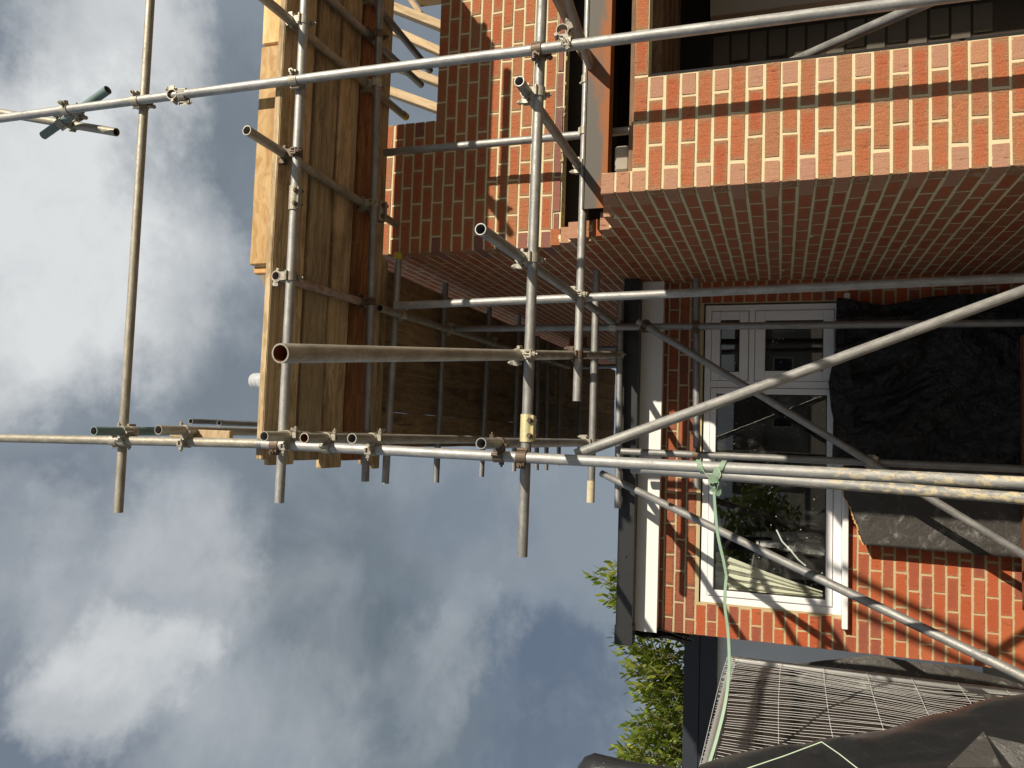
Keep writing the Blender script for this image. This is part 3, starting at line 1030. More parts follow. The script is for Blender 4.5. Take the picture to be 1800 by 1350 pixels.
# stiff black board below the sill, torn upper edge, on a brown post
bo = thing('black_board', 'dusty sunlit black board with torn pale edge leaning beside the window sill', 'board', (-0.3, 5.78, 0.0))
edge = [(1483,818), (1482,850), (1485,872), (1490,884), (1496,896), (1499,908), (1505,920), (1508,938), (1512,955)]
top = [(-0.131,5.770,1.203), (-0.253,5.770,1.206), (-0.336,5.770,1.195), (-0.380,5.770,1.170), (-0.424,5.770,1.148), (-0.476,5.770,1.134), (-0.527,5.770,1.113), (-0.586,5.770,1.102), (-0.648,5.770,1.074)]
low = [(-0.066,5.770,-0.247), (-0.177,5.770,-0.246), (-0.254,5.770,-0.245), (-0.295,5.770,-0.245), (-0.337,5.770,-0.244), (-0.385,5.770,-0.244), (-0.454,5.770,-0.243), (-0.544,5.770,-0.242), (-0.671,5.770,-0.240)]
ruled('board_face', top, low, 32, 40, M['dpm'], 0.004, 2.0, parent=bo, thick=0.012)
mb = MB()
for a, b in zip(top, top[1:]):
    a, b = Vector(a), Vector(b)
    for i in range(4):
        p = a.lerp(b, (i + 0.5) / 4)
        h = (b - a) / 8
        mb.obox(p + Vector((0, 0, random.uniform(-0.002, 0.004))), h * 1.05, (0, 0.009, 0), (0, 0, random.uniform(0.002, 0.006)))
mb.build('torn_edge', M['pine'], bo, WL[bo])
tag(attach(bpy.data.objects.new('timber_post', bevel_mesh(MB().box((-0.98, 5.70, 0.0), (0.74, 5.76, 0.165)), 'timber_post', M['post'], 0.004)), None, (0, 0, 0)),
    'red brown timber rail along the foot of the black sheeting', 'timber')
# batten clamped between polythene and board
ruled('batten_strip', [(-0.085,5.750,1.215), (-0.098,5.750,-0.152)], [(-0.108,5.750,1.215), (-0.132,5.750,-0.152)], 20, 2, M['dark_timber'], 0.001, 2.0,
      'thin dark batten where polythene meets the black board', 'batten', thick=0.02)

# ------------------------------------------------------------------ scaffold boards (loose on the transoms)
PZ = 4.082


def plank(name, p, q, width, thick, mat, label, cat, group, roll=0.0, ends=True):
    """board from p to q (centre of the lower face), width across, thick upwards"""
    p, q = Vector(p), Vector(q)
    d = (q - p).normalized()
    L = (q - p).length
    mb = MB()
    n = max(4, int(L / 0.35))
    for i in range(n):
        pass
    mb.box((0, -width / 2, 0), (L, width / 2, thick))
    me = bevel_mesh(mb, name, M[mat], 0.004, 2)
    bm = bmesh.new()
    bm.from_mesh(me)
    long_e = [e for e in bm.edges if e.calc_length() > L * 0.8]
    bmesh.ops.subdivide_edges(bm, edges=long_e, cuts=n * 2, use_grid_fill=True)
    sd = random.random() * 50
    for v in bm.verts:
        v.co.y += noise.noise(Vector((v.co.x * 2.5 + sd, 0.0 if v.co.y > 0 else 9.0, 0.0))) * 0.004
        v.co.z += noise.noise(Vector((v.co.x * 0.8 + sd, 3.0, 0.0))) * 0.003
    bm.to_mesh(me)
    bm.free()
    o = bpy.data.objects.new(name, me)
    attach(o, None, p)
    o.rotation_mode = 'QUATERNION'
    yax = Vector((0, 0, 1)).cross(d).normalized()
    zax = d.cross(yax)
    o.rotation_quaternion = Matrix((d, yax, zax)).transposed().to_quaternion() @ Quaternion((1, 0, 0), roll)
    return tag(o, label, cat, group)


GF = 'boards of the front scaffold lift'
for (y, w, x0, mat, lab, dz) in ((3.425, 0.078, -0.17, 'plank', 'narrow outermost front board with rough sunlit edge', 0.0),
                                 (3.572, 0.212, -0.20, 'plank', 'second front board in from the sunlit outer edge', 0.006),
                                 (3.812, 0.222, -0.18, 'plank_grey', 'third front board from the outer edge, grey and scuffed', 0.002),
                                 (4.056, 0.216, -0.23, 'plank', 'fourth front board from the outer edge, just before the red brown one', 0.004),
                                 (4.296, 0.212, -0.19, 'plank_red', 'red brown front board with dark knots beside the inner ledger', 0.0),
                                 (4.492, 0.135, -0.22, 'plank', 'innermost front board running along the brick wall', 0.003)):
    plank('scaffold_board', (x0, y, PZ + dz), (3.5, y, PZ + dz), w, 0.038, mat, lab, 'scaffold board', GF)
plank('scaffold_board', (-0.25, 4.600, PZ), (1.12, 4.600, PZ), 0.07, 0.038, 'plank', 'short board closing the corner between front and side lifts', 'scaffold board', GF)
GS = 'boards of the side scaffold lift'
names = ('against the brick side wall', 'second out from the brick side wall', 'in the middle of the side walkway', 'fourth out from the side wall', 'outermost of the side walkway')
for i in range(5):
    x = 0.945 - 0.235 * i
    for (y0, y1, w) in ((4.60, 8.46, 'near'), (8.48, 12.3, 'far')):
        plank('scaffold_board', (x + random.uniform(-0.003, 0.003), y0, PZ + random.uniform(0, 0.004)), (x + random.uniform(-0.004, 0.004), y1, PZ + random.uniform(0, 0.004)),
              random.uniform(0.2325, 0.2355), 0.038, 'plank_shaded', w + ' side board ' + names[i], 'scaffold board', GS)
mb = MB().box((-0.10, 3.48, 4.133), (3.5, 4.49, 4.139))  # added sheet, stops sun reaching the board edges through the gaps
tag(mb.build('sun_block_sheet', M['dpm']), 'dark sheet added over the front scaffold boards to keep sun out of their gaps', 'plastic sheet')
# toe boards on edge
plank('toe_board', (0.845, 3.470, 4.185), (2.025, 3.470, 4.185), 0.145, 0.038, 'pine', 'bright pine toe board with knots, its sawn end showing against the sky', 'toe board', 'pine toe boards', R(90))
plank('toe_board', (2.04, 3.470, 4.185), (3.6, 3.470, 4.185), 0.145, 0.038, 'pine', 'bright pine toe board cut off by the edge of the photo', 'toe board', 'pine toe boards', R(90))
plank('timber_offcut', (0.802, 3.50, 4.20), (0.842, 3.50, 4.20), 0.10, 0.04, 'pine', 'short pine offcut at the end of the toe board', 'offcut', None, R(90))
pl = MB()
tri = [(0.933,3.660,4.406), (0.857,3.660,4.378), (0.640,3.660,4.241), (0.639,3.660,4.186), (0.972,3.660,4.206), (0.981,3.660,4.409)]
a = [Vector(p) for p in tri]
b = [p + Vector((0, 0.018, 0)) for p in a]
n = len(a)
pl.add(a + b, [tuple(reversed(range(n))), tuple(range(n, 2 * n))] + [(i, (i + 1) % n, n + (i + 1) % n, n + i) for i in range(n)])
tag(pl.build('plywood_sheet', M['ply']), 'grey plywood cut at a slant behind the pine toe board', 'plywood')
o = attach(bpy.data.objects.new('wood_batten', bevel_mesh(MB().box((-0.075, 3.40, 4.295), (-0.030, 3.43, 4.68)), 'wood_batten', M['pine_grey'], 0.003)), None, (0, 0, 0))
tag(o, 'short pale batten tied to the weathered standard among the tube ends', 'batten')

# clear plastic bottle on the platform
bt = thing('plastic_bottle', 'upturned clear ribbed plastic bottle standing on the scaffold edge', 'bottle', (0.245, 3.62, 4.122))
prof = [(0.036, 0.0)]
for i in range(7):
    z_ = 0.012 + 0.026 * i
    prof += [(0.044, z_), (0.0445, z_ + 0.013), (0.0405, z_ + 0.019)]
prof += [(0.044, 0.196), (0.042, 0.208), (0.034, 0.219), (0.020, 0.224), (0.0, 0.225)]
n = 24
vs = [(r_ * math.cos(2 * math.pi * i / n), r_ * math.sin(2 * math.pi * i / n), z_) for r_, z_ in prof for i in range(n)]
fs = [(j * n + i, j * n + (i + 1) % n, (j + 1) * n + (i + 1) % n, (j + 1) * n + i) for j in range(len(prof) - 1) for i in range(n)]
me = MB().add(vs, fs, True).mesh('bottle_body', M['plastic'])
attach(bpy.data.objects.new('bottle_body', me), bt, (0.245, 3.62, 4.122))
MB().rod((0.245, 3.62, 4.122), (0.245, 3.62, 4.128), 0.034, 20).build('rim', M['plastic'], bt, (0.245, 3.62, 4.122))

# ------------------------------------------------------------------ scaffolding
scaf = thing('scaffolding', 'galvanised tube and fitting scaffold standing round the new brick house', 'scaffolding', (0, 3.35, 0))
TR = 0.02415
TUBES = []


def tube(name, p, q, mat='tube', label=None, bore=None, ext=(0, 0)):
    p, q = Vector(p), Vector(q)
    d = (q - p).normalized()
    p, q = p - d * ext[0], q + d * ext[1]
    L = (q - p).length
    n = 24
    mb = MB()
    ang = [2 * math.pi * i / n for i in range(n)]
    ns = max(1, int(L / 0.5))
    circ = lambda r_, z_: [(r_ * math.cos(a_), r_ * math.sin(a_), z_) for a_ in ang]
    sd = random.random() * 90
    vs = []
    for s in range(ns + 1):
        z_ = L * s / ns
        bx, by = 0.0015 * math.sin(z_ * 1.3 + sd), 0.0015 * math.sin(z_ * 1.1 + sd * 2)
        vs += [(x + bx, y + by, z) for x, y, z in circ(TR, z_)]
    mb.add(vs, [(s * n + i, s * n + (i + 1) % n, (s + 1) * n + (i + 1) % n, (s + 1) * n + i) for s in range(ns) for i in range(n)], True)
    bx0, by0 = vs[0][0] - TR, vs[0][1]
    bx1, by1 = vs[ns * n][0] - TR, vs[ns * n][1]
    ri = TR - 0.004
    for z_, zi, bx, by, fl in ((0, min(0.35, L / 2), bx0, by0, 1), (L, max(L - 0.35, L / 2), bx1, by1, 0)):
        sh = lambda c_: [(x + bx, y + by, z) for x, y, z in c_]
        o_, i_, k_ = sh(circ(TR, z_)), sh(circ(ri, z_)), sh(circ(ri, zi))
        f1 = [(i, n + i, n + (i + 1) % n, (i + 1) % n) for i in range(n)]
        if not fl:
            f1 = [tuple(reversed(x)) for x in f1]
        mb.add(o_ + i_, f1)
        f2 = [(i, n + i, n + (i + 1) % n, (i + 1) % n) for i in range(n)]
        if not fl:
            f2 = [tuple(reversed(x)) for x in f2]
        mb.add(i_ + k_, f2, True, 1)
    me = mb.mesh(name, [M[mat], M[bore or 'tube_dark']])
    o = attach(bpy.data.objects.new(name, me), scaf, p)
    o.rotation_mode = 'QUATERNION'
    o.rotation_quaternion = d.to_track_quat('Z', 'Y')
    if label:
        o['label'] = label
    TUBES.append((p, q, d, o))
    return o


# standards
tube('standard', (1.781, 3.35, 7.4), (1.762, 3.35, 0.0))
tube('standard', (-0.089,3.350,4.066), (-0.118, 3.35, 0.0), 'tube_splash', 'corner standard carrying the green strap', None)
tube('standard', (-0.123,3.350,6.105), (-0.089,3.350,4.072), 'tube_worn', 'weathered length of the corner standard against the sky')
tube('standard', (-0.134,3.660,2.253), (-0.205, 3.66, 0.0), 'tube_splash', 'mortar spattered tube close beside the strapped standard')
tube('standard', (0.788,4.435,3.917), (0.853,4.435,0.477), 'tube', None, None, (0, 0.65))
tube('standard', (0.787,5.500,3.953), (0.785,5.500,0.209), 'tube_dark', None, None, (0.1, 0.2))
tube('standard', (-0.090,5.500,2.656), (-0.103,5.500,0.214), 'tube', None, None, (0, 0.2))
tube('standard', (1.787,4.435,4.039), (1.782,4.435,2.432), 'tube', None, None, (0, 0.0))
tube('standard', (0.984,8.600,4.280), (1.000,8.600,3.197), 'tube')
tube('standard', (0.783,8.600,3.771), (0.798,8.600,3.224), 'tube_dark')
# front ledgers
tube('ledger', (-0.494, 3.403, 4.990), (3.3, 3.403, 5.012), 'tube_worn', 'worn guard rail crossing open sky')
tube('ledger', (-0.381, 3.403, 3.974), (3.3, 3.403, 3.982))
tube('ledger', (-0.543, 3.403, 2.690), (3.3, 3.403, 2.672))
tube('ledger', (0.203,4.380,2.703), (2.590,4.380,2.702), 'tube', None, None, (0, 0.5))
tube('ledger', (-0.313,4.270,3.978), (2.689,4.176,3.978), 'tube_dark', None, None, (0, 0.4))
tube('ledger', (1.087,5.000,2.751), (-0.417,5.000,2.750), 'tube', 'ledger with yellow painted end')
tube('ledger', (1.127,5.555,2.169), (-0.322,5.555,2.138), 'tube_dark')
tube('ledger', (0.995,5.600,2.707), (-0.495,5.600,2.689), 'tube_dark')
# transoms running back to the house
tube('transom', (1.417,3.090,4.049), (1.371,4.754,4.049), 'tube_worn')
tube('transom', (2.114,3.208,4.049), (2.141,4.707,4.049), 'tube_worn', None, None, (0.1, 0))
tube('transom', (2.427,3.764,4.049), (2.458,4.937,4.049), 'tube_dark', None, None, (0.6, 0))
tube('transom', (2.668,4.450,4.049), (2.626,5.075,4.049), 'tube_dark', None, None, (0.8, 0))
tube('transom', (0.767,3.378,4.049), (0.788,4.742,4.049), 'tube_red', 'transom smeared with red')
tube('ledger', (0.760,4.345,3.972), (0.818,8.986,3.972), 'tube_worn')
tube('transom', (1.590,3.272,2.736), (1.575,5.062,2.736), 'tube', None, None, (0, 0.2))
tube('transom', (2.191,3.902,2.655), (2.030,4.663,2.655), 'tube', None, None, (0.6, 0.1))
tube('transom', (2.285,3.738,2.736), (2.260,5.011,2.736), 'tube_worn', None, None, (0.6, 0.1))
tube('transom', (0.808,2.873,2.736), (0.825,6.125,2.736), 'tube')
tube('transom', (0.174,1.600,2.737), (0.613,5.742,2.737), 'tube_worn', 'brown weathered tube pointing out with a rusty open end', 'rust_end')
# side ledgers clamped to the front left standard
for (px, end, mat, bore) in (((-0.043,3.120,2.795), 2.5, 'tube', None), ((-0.043,3.150,3.434), 3.0, 'tube_worn', None), ((-0.049,3.150,3.681), 6.0, 'tube_worn', 'rust_end'),
                             ((-0.046,3.150,3.902), 1.2, 'tube_worn', None), ((-0.038,3.150,4.524), 3.0, 'tube_worn', None), ((-0.056,3.150,4.934), 0.9, 'tube_teal', None)):
    tube('ledger', px, Vector(px) + Vector((0.01, end, 0)), mat, None, bore)
p0 = (0.022,5.600,6.454)
tube('guard_rail', p0, Vector(p0) + Vector((0, 4, 0)), 'tube_dark')
p0 = (0.016,5.600,6.154)
tube('guard_rail', p0, Vector(p0) + Vector((0, 4, 0)), 'tube_dark')
# transoms under the side walkway
for (a, b) in (((1.158,4.650,4.020), (-0.345,4.607,4.020)), ((1.131,5.435,4.020), (-0.374,5.405,4.020)), ((1.102,6.392,4.020), (-0.369,6.348,4.020)), ((1.164,7.210,4.020), (-0.349,7.215,4.020)),
               ((1.042,7.851,4.020), (-0.361,7.964,4.020)), ((1.027,8.215,4.020), (-0.373,8.327,4.020)), ((0.962,8.764,4.020), (-0.336,8.838,4.020)), ((0.922,9.729,4.020), (-0.340,9.819,4.020))):
    tube('transom', a, b, 'tube_dark')
# braces
tube('brace', (-0.060,3.460,2.423), (0.724,4.050,0.574), 'tube', 'long lit diagonal brace speckled with grey', None, (0.05, 0.3))
tube('brace', (0.808,5.445,2.536), (-0.604,5.445,0.231), 'tube', None, None, (0.02, 0.3))
tube('brace', (-0.253,5.550,2.800), (-0.998,4.100,0.551), 'tube', None, None, (0, 0.3))
tube('brace', (2.058,4.450,1.660), (1.872,3.540,0.981), 'tube', None, None, (0, 0.03))
tube('brace', (2.369, 1.70, 3.467), (1.890, 1.70, 2.431), 'tube', None, None, (0.12, 0.25))  # this brace and the next: added out of view to cast shadow bands
tube('brace', (2.128, 1.70, 3.430), (1.819, 1.70, 2.657), 'tube_worn', None, None, (0.0, 0.02))
tube('brace', (1.938,3.520,6.408), (1.691,3.520,5.307), 'tube_worn', 'brown weathered tube end against the clouds', None, (0.3, 0))
tube('brace', (1.694,3.460,5.808), (1.888,3.400,5.265), 'tube_teal', 'short teal painted tube')
# yellow end caps of tape
for (c, d) in (((2.141,4.707,4.049), (0, 1, 0)), ((1.158,4.650,4.020), (-1, 0, 0))):
    MB().ring(c, d, TR + 0.0005, 0.022, (0, 0, 1), n=20, t=0.0015).build('end_tape', M['yellow'], scaf, c)


_e = Vector((-0.417,5.000,2.750))
MB().ring(_e + Vector((0.07, 0, 0)), (1, 0, 0), TR + 0.0004, 0.07, (0, 0, 1), n=20, t=0.001).build('painted_end', M['cream'], scaf, _e)


def closest(p1, d1, L1, p2, d2, L2):
    w = p1 - p2
    b = d1.dot(d2)
    den = 1 - b * b
    if den < 0.05:
        return None
    s = (b * d2.dot(w) - d1.dot(w)) / den
    t = (d2.dot(w) - b * d1.dot(w)) / den
    if s < 0.02 or s > L1 - 0.02 or t < 0.02 or t > L2 - 0.02:
        return None
    return p1 + d1 * s, p2 + d2 * t


def coupler(pa, da, pb, db, mat):
    c = (pa + pb) / 2
    nrm = (pb - pa)
    nrm = nrm.normalized() if nrm.length > 1e-4 else da.cross(db).normalized()
    mb = MB()
    bolts = []
    for (p, d, s) in ((pa, da, 1), (pb, db, -1)):
        n_ = nrm * s
        sd = d.cross(n_).normalized() * random.choice((1, -1))
        mb.ring(p, d, TR + 0.0006, 0.023, n_, 20, 340, 18, 0.0045)
        # hinge barrel on one side, swing bolt and flap on the other
        hp = p - sd * (TR + 0.010) + n_ * 0.006
        mb.rod(hp - d * 0.024, hp + d * 0.024, 0.008, 8)
        fp = p + sd * (TR + 0.013)
        for k in (-1, 1):
            mb.obox(fp + d * 0.0135 * k - n_ * 0.004, sd * 0.013, d * 0.0035, n_ * 0.012)
        mb.obox(fp - n_ * 0.018, sd * 0.011, d * 0.017, n_ * 0.0035)
        bolts.append((fp + n_ * 0.016, fp - n_ * 0.050, n_))
    mb.obox(c, (pb - pa).normalized() * 0.012 if (pb - pa).length > 1e-4 else nrm * 0.01, da * 0.022, da.cross(nrm).normalized() * 0.022)
    o = mb.build('coupler', M[mat], scaf, c)
    for a, b, n_ in bolts:
        bb = MB().rod(a, b, 0.0055, 8)
        bb.rod(b + n_ * 0.026, b + n_ * 0.013, 0.0115, 6, smooth=False)
        bb.rod(b + n_ * 0.013, b + n_ * 0.010, 0.0125, 10)
        bb.build('bolt', M[mat], o, c)
    return o


nc = 0
for i in range(len(TUBES)):
    for j in range(i + 1, len(TUBES)):
        p1, q1, d1, _ = TUBES[i]
        p2, q2, d2, _ = TUBES[j]
        r_ = closest(p1, d1, (q1 - p1).length, p2, d2, (q2 - p2).length)
        if r_ and 0.03 < (r_[0] - r_[1]).length < 0.085:
            coupler(r_[0], d1, r_[1], d2, random.choice(('coupler', 'coupler', 'coupler', 'coupler_brown')))
            nc += 1
for (lp, off, dr) in (((1.769,3.350,4.682), (0.0, -0.012, 0.053), (0, 1, 0.2)), ((1.779,3.350,2.537), (0.050, -0.01, 0.02), (0, 1, 0.15))):
    lp = Vector(lp)
    coupler(lp, Vector((0.0026, 0, 1)).normalized(), lp + Vector(off), Vector(dr).normalized(), 'coupler')


def sleeve(c, d, side, mat):
    c, d, side = Vector(c), Vector(d).normalized(), Vector(side).normalized()
    mb = MB()
    mb.ring(c, d, TR + 0.0006, 0.062, side, 0, 360, 20, 0.005)
    up = d.cross(side).normalized()
    mb.obox(c + side * 0.036, side * 0.011, d * 0.058, up * 0.004)
    mb.obox(c + side * 0.036 + up * 0.010, side * 0.010, d * 0.055, up * 0.003)
    o = mb.build('sleeve_coupler', M[mat], scaf, c)
    for k in (-1, 1):
        p = c + side * 0.038 + d * 0.034 * k
        bb = MB().rod(p - up * 0.02, p + up * 0.028, 0.006, 8)
        bb.rod(p - up * 0.024, p - up * 0.010, 0.0125, 6, smooth=False)
        bb.rod(p + up * 0.013, p + up * 0.022, 0.0125, 6, smooth=False)
        bb.build('bolt', M['coupler_brown'], o, c)
    o['label'] = 'gold zinc sleeve' if mat == 'coupler_gold' else 'grey sleeve'
    return o


sleeve((0.032, 3.403, 2.686), (1, 0, 0), (0, -0.5, -0.85), 'coupler_gold')
sleeve((1.172, 3.403, 3.978), (1, 0, 0), (0, -0.5, -0.85), 'coupler')
sleeve((1.357,4.301,3.978), (1, 0, 0), (0, -0.2, -1), 'coupler')
# spigot where the two lengths of the front left standard meet
mb = MB().rod((-0.090,3.350,4.086), (-0.089,3.350,4.052), TR + 0.002, 20)
mb.build('joint_pin', M['tube_dark'], scaf, (-0.089,3.350,4.069))

# ------------------------------------------------------------------ neighbour's wall with dark fascia
nb = thing('neighbour_outbuilding', 'grey rendered outbuilding with dark boarded fascia beside the laurel bush', 'building', (-2.5, 7.5, 0))
MB().box((-5.0, 7.56, 0.0), (-1.42, 7.8, 2.13)).build('rendered_wall', M['render'], nb)
MB().box((-5.0, 7.49, 2.275), (-1.44, 7.55, 2.41)).build('fascia_board', M['navy'], nb)
MB().box((-5.0, 7.50, 2.12), (-1.44, 7.555, 2.270)).build('fascia_board', M['navy'], nb)
MB().box((-5.0, 7.56, 2.14), (-1.42, 10.0, 2.38)).build('roof', M['roof'], nb)

# ------------------------------------------------------------------ mesh fence with sheeting
fence = thing('site_fence', 'galvanised wire mesh fence panel leaning by the extension wall', 'fence', (-1.25, 3.9, 0))
FX = lambda y: -1.245 + (4.8 - y) * 0.018
FT = 1.845
mb = MB()
mb.rod((FX(4.8), 4.8, 0.0), (FX(4.8), 4.8, FT), 0.019, 12)
mb.build('fence_post', M['rail'], fence, WL[fence])
mb = MB().rod((FX(4.8), 4.8, FT), (FX(1.6), 1.6, FT + 0.01), 0.016, 12)
mb.build('top_rail', M['rail'], fence, WL[fence])
mb = MB()
y = 4.77
i = 0
while y > 1.7:
    a = (FX(y) + 0.012 * math.sin(y * 5), y, FT + 0.05)
    segs = 5
    pts = [(FX(y) + 0.02 * math.sin(y * 3 + k * 1.1) + 0.004 * random.uniform(-1, 1), y + 0.006 * random.uniform(-1, 1), FT + 0.03 - 1.75 * k / segs) for k in range(segs + 1)]
    for p, q in zip(pts, pts[1:]):
        mb.rod(p, q, 0.0009, 4)
    y -= 0.036
for zk in (FT + 0.028, FT - 0.02, FT - 0.26, FT - 0.48, FT - 0.70, FT - 0.92, FT - 1.14, FT - 1.36):
    yy = 4.79
    while yy > 1.75:
        mb.rod((FX(yy) + 0.02 * math.sin(yy * 3), yy, zk + 0.01 * math.sin(yy * 2)), (FX(yy - 0.3) + 0.02 * math.sin((yy - 0.3) * 3), yy - 0.3, zk + 0.01 * math.sin((yy - 0.3) * 2)), 0.0016, 4)
        yy -= 0.3
o = mb.build('wire_mesh', M['wire'], fence, WL[fence])
o['kind'] = 'stuff'
ruled('fence_sheeting', [(-1.47, 5.62, 1.86), (-1.47, 4.6, 1.88), (-1.44, 3.4, 1.87), (-1.42, 1.7, 1.86)], [(-1.47, 5.6, 0.1), (-1.45, 4.6, 0.1), (-1.43, 3.4, 0.1), (-1.40, 1.7, 0.1)],
      40, 24, M['brownsheet'], 0.012, 2.2, 'dirty brown black sheeting hanging behind the wire mesh', 'plastic sheet')
ruled('black_membrane',
      [(-1.340,5.200,1.545), (-1.287,5.200,1.332), (-1.230,5.200,1.082), (-1.237,5.200,0.870), (-1.236,5.200,0.606), (-1.268,5.200,0.408), (-1.320,5.200,0.216)],
      [(-1.453,5.050,1.526), (-1.444,5.050,1.339), (-1.427,5.050,1.096), (-1.399,5.050,0.891), (-1.364,5.050,0.635), (-1.368,5.050,0.443), (-1.372,5.050,0.256)],
      30, 8, M['dpm'], 0.008, 4.0, 'scuffed black membrane standing between the fence post and the brick wall', 'plastic sheet')

# black tarpaulin pulled over the near fence
ruled('tarpaulin',
      [(-1.100,2.873,1.836), (-1.100,3.032,1.668), (-1.090,3.172,1.492), (-1.080,3.312,1.328), (-1.070,3.469,1.153), (-1.060,3.704,0.913), (-1.050,4.035,0.589), (-1.040,4.350,0.284)],
      [(-1.02, 2.3, 1.86), (-1.00, 2.3, 1.72), (-0.99, 2.3, 1.60), (-0.98, 2.3, 1.48), (-0.97, 2.3, 1.35), (-0.96, 2.3, 1.18), (-0.95, 2.3, 0.98), (-0.94, 2.3, 0.65)],
      34, 26, M['tarp'], 0.022, 1.3, 'big black tarpaulin draped over the near end of the mesh fence', 'tarpaulin',
      sag=lambda s, t: (0.05 * math.sin(math.pi * min(1, t * 2.2)) * (0.4 + s), 0, 0.0))
mb = MB()
q = [Vector((-0.787,2.250,1.204)), Vector((-0.702,2.300,1.113)), Vector((-0.750,2.200,1.097)), Vector((-0.706,2.280,1.109)), Vector((-0.708,2.250,1.002)), Vector((-0.779,2.200,1.050))]
dn = Vector((0.02, -0.02, 0))
mb.add(q[:3] + [p + dn * 0.3 for p in q[:3]], [(0, 1, 2), (5, 4, 3), (0, 3, 4, 1), (1, 4, 5, 2), (2, 5, 3, 0)])
mb.add(q[3:] + [p + dn * 0.3 for p in q[3:]], [(0, 1, 2), (5, 4, 3), (0, 3, 4, 1), (1, 4, 5, 2), (2, 5, 3, 0)])
tag(mb.build('tarpaulin_flap', M['dpm']), 'stiff folded corner of speckled black sheet standing up from the tarpaulin', 'plastic sheet')
# black wrapped top of something at the picture's lower edge
mb = MB()
n = 20
cpt = Vector((-1.112,2.600,2.165))
prof = [(0.0, 0.045), (0.022, 0.042), (0.040, 0.026), (0.050, 0.0), (0.052, -0.09), (0.056, -0.4)]
vs = []
for r_, z_ in prof:
    for i in range(n):
        a_ = 2 * math.pi * i / n
        k = 1 + 0.08 * math.sin(3 * a_ + z_ * 20)
        vs.append(cpt + Vector((r_ * k * math.cos(a_) * 1.6, r_ * k * math.sin(a_), z_ * 1.2)))
mb.add(vs, [(j * n + i, (j + 1) * n + i, (j + 1) * n + (i + 1) % n, j * n + (i + 1) % n) for j in range(len(prof) - 1) for i in range(n)], True)
mb.rod(cpt + Vector((0, 0, -0.3)), (cpt.x, cpt.y, 0.0), 0.05, 12)
tag(mb.build('wrapped_post', M['tarp']), 'rounded black plastic wrapped post top against the sky beside the laurel', 'post')

# ------------------------------------------------------------------ green strap and twine
strap = thing('green_strap', 'pale green webbing strap knotted on the standard and trailing to the fence', 'strap', (-0.090,3.330,1.856))


def ribbon(pts, w, up, t=0.0012):
    mb = MB()
    P = [Vector(p) for p in pts]
    n = len(P)
    vs = []
    for i, p in enumerate(P):
        d = (P[min(i + 1, n - 1)] - P[max(i - 1, 0)]).normalized()
        s = (Vector(up) - Vector(up).dot(d) * d).normalized() * w
        nn = d.cross(s).normalized() * t
        vs += [p - s - nn, p + s - nn, p + s + nn, p - s + nn]
    fs = []
    for i in range(n - 1):
        for j in range(4):
            fs.append((4 * i + j, 4 * i + (j + 1) % 4, 4 * i + 4 + (j + 1) % 4, 4 * i + 4 + j))
    fs += [(3, 2, 1, 0), (4 * n - 4, 4 * n - 3, 4 * n - 2, 4 * n - 1)]
    mb.add(vs, fs)
    return mb


def smooth_path(pts, k=6):
    P = [Vector(p) for p in pts]
    out = []
    for i in range(len(P) - 1):
        a, b, c, d = P[max(i - 1, 0)], P[i], P[i + 1], P[min(i + 2, len(P) - 1)]
        for s in range(k):
            t = s / k
            out.append(0.5 * ((2 * b) + (c - a) * t + (2 * a - 5 * b + 4 * c - d) * t * t + (3 * b - 3 * c + d - a) * t ** 3))
    out.append(P[-1])
    return out


for zc_, tilt in (((-0.100,3.350,1.910)[2], 0.010), ((-0.099,3.350,1.828)[2], -0.012)):
    cx = -0.105
    pts = [(cx + (TR + 0.004) * math.cos(a_ * math.pi / 10), 3.35 + (TR + 0.004) * math.sin(a_ * math.pi / 10), zc_ + tilt * math.cos(a_ * math.pi / 10)) for a_ in range(21)]
    ribbon(pts, 0.010, (0, 0, 1)).build('loop', M['tape'], strap, WL[strap])
kn = ribbon(smooth_path([(-0.117,3.318,1.898), (-0.144,3.310,1.876), (-0.160,3.300,1.846), (-0.136,3.300,1.824), (-0.105,3.318,1.839)]), 0.012, (0.3, -1, 0.2))
kn.add(*[(lambda m_: (m_.v, m_.f))(ribbon(smooth_path([(-0.143,3.295,1.864), (-0.183,3.290,1.863), (-0.209,3.290,1.835), (-0.168,3.285,1.836), (-0.152,3.290,1.868)]), 0.011, (1, -0.4, 0.3)))][0])
kn.add(*[(lambda m_: (m_.v, m_.f))(ribbon(smooth_path([(-0.105,3.310,1.839), (-0.132,3.290,1.846), (-0.160,3.285,1.863), (-0.163,3.280,1.836)]), 0.013, (0, -0.3, 1)))][0])
kn.build('knot', M['tape'], strap, WL[strap])
path = smooth_path([(-0.169,3.290,1.852), (-0.260,3.290,1.846), (-0.371,3.280,1.832), (-0.468,3.270,1.808), (-0.519,3.270,1.798)])
path += smooth_path([(-0.527,3.270,1.796), (-0.632,3.260,1.800), (-0.738,3.250,1.785), (-0.860,3.220,1.777), (-0.978,3.180,1.785), (-1.088,3.120,1.808), (-1.183,3.060,1.835), (-1.233,3.000,1.851)])
ribbon(path, 0.0062, (0.2, 0.5, 1.0)).build('tail', M['tape'], strap, WL[strap])
tw = [(-0.903,2.350,1.682), (-0.861,2.380,1.578), (-0.823,2.420,1.482), (-0.827,2.360,1.441), (-0.840,2.300,1.394)]
mb = MB()
for a, b in zip(tw, tw[1:]):
    mb.rod(a, b, 0.0016, 5)
tag(mb.build('twine', M['twine']), 'thin pale green twine stretched across the tarpaulin', 'twine')

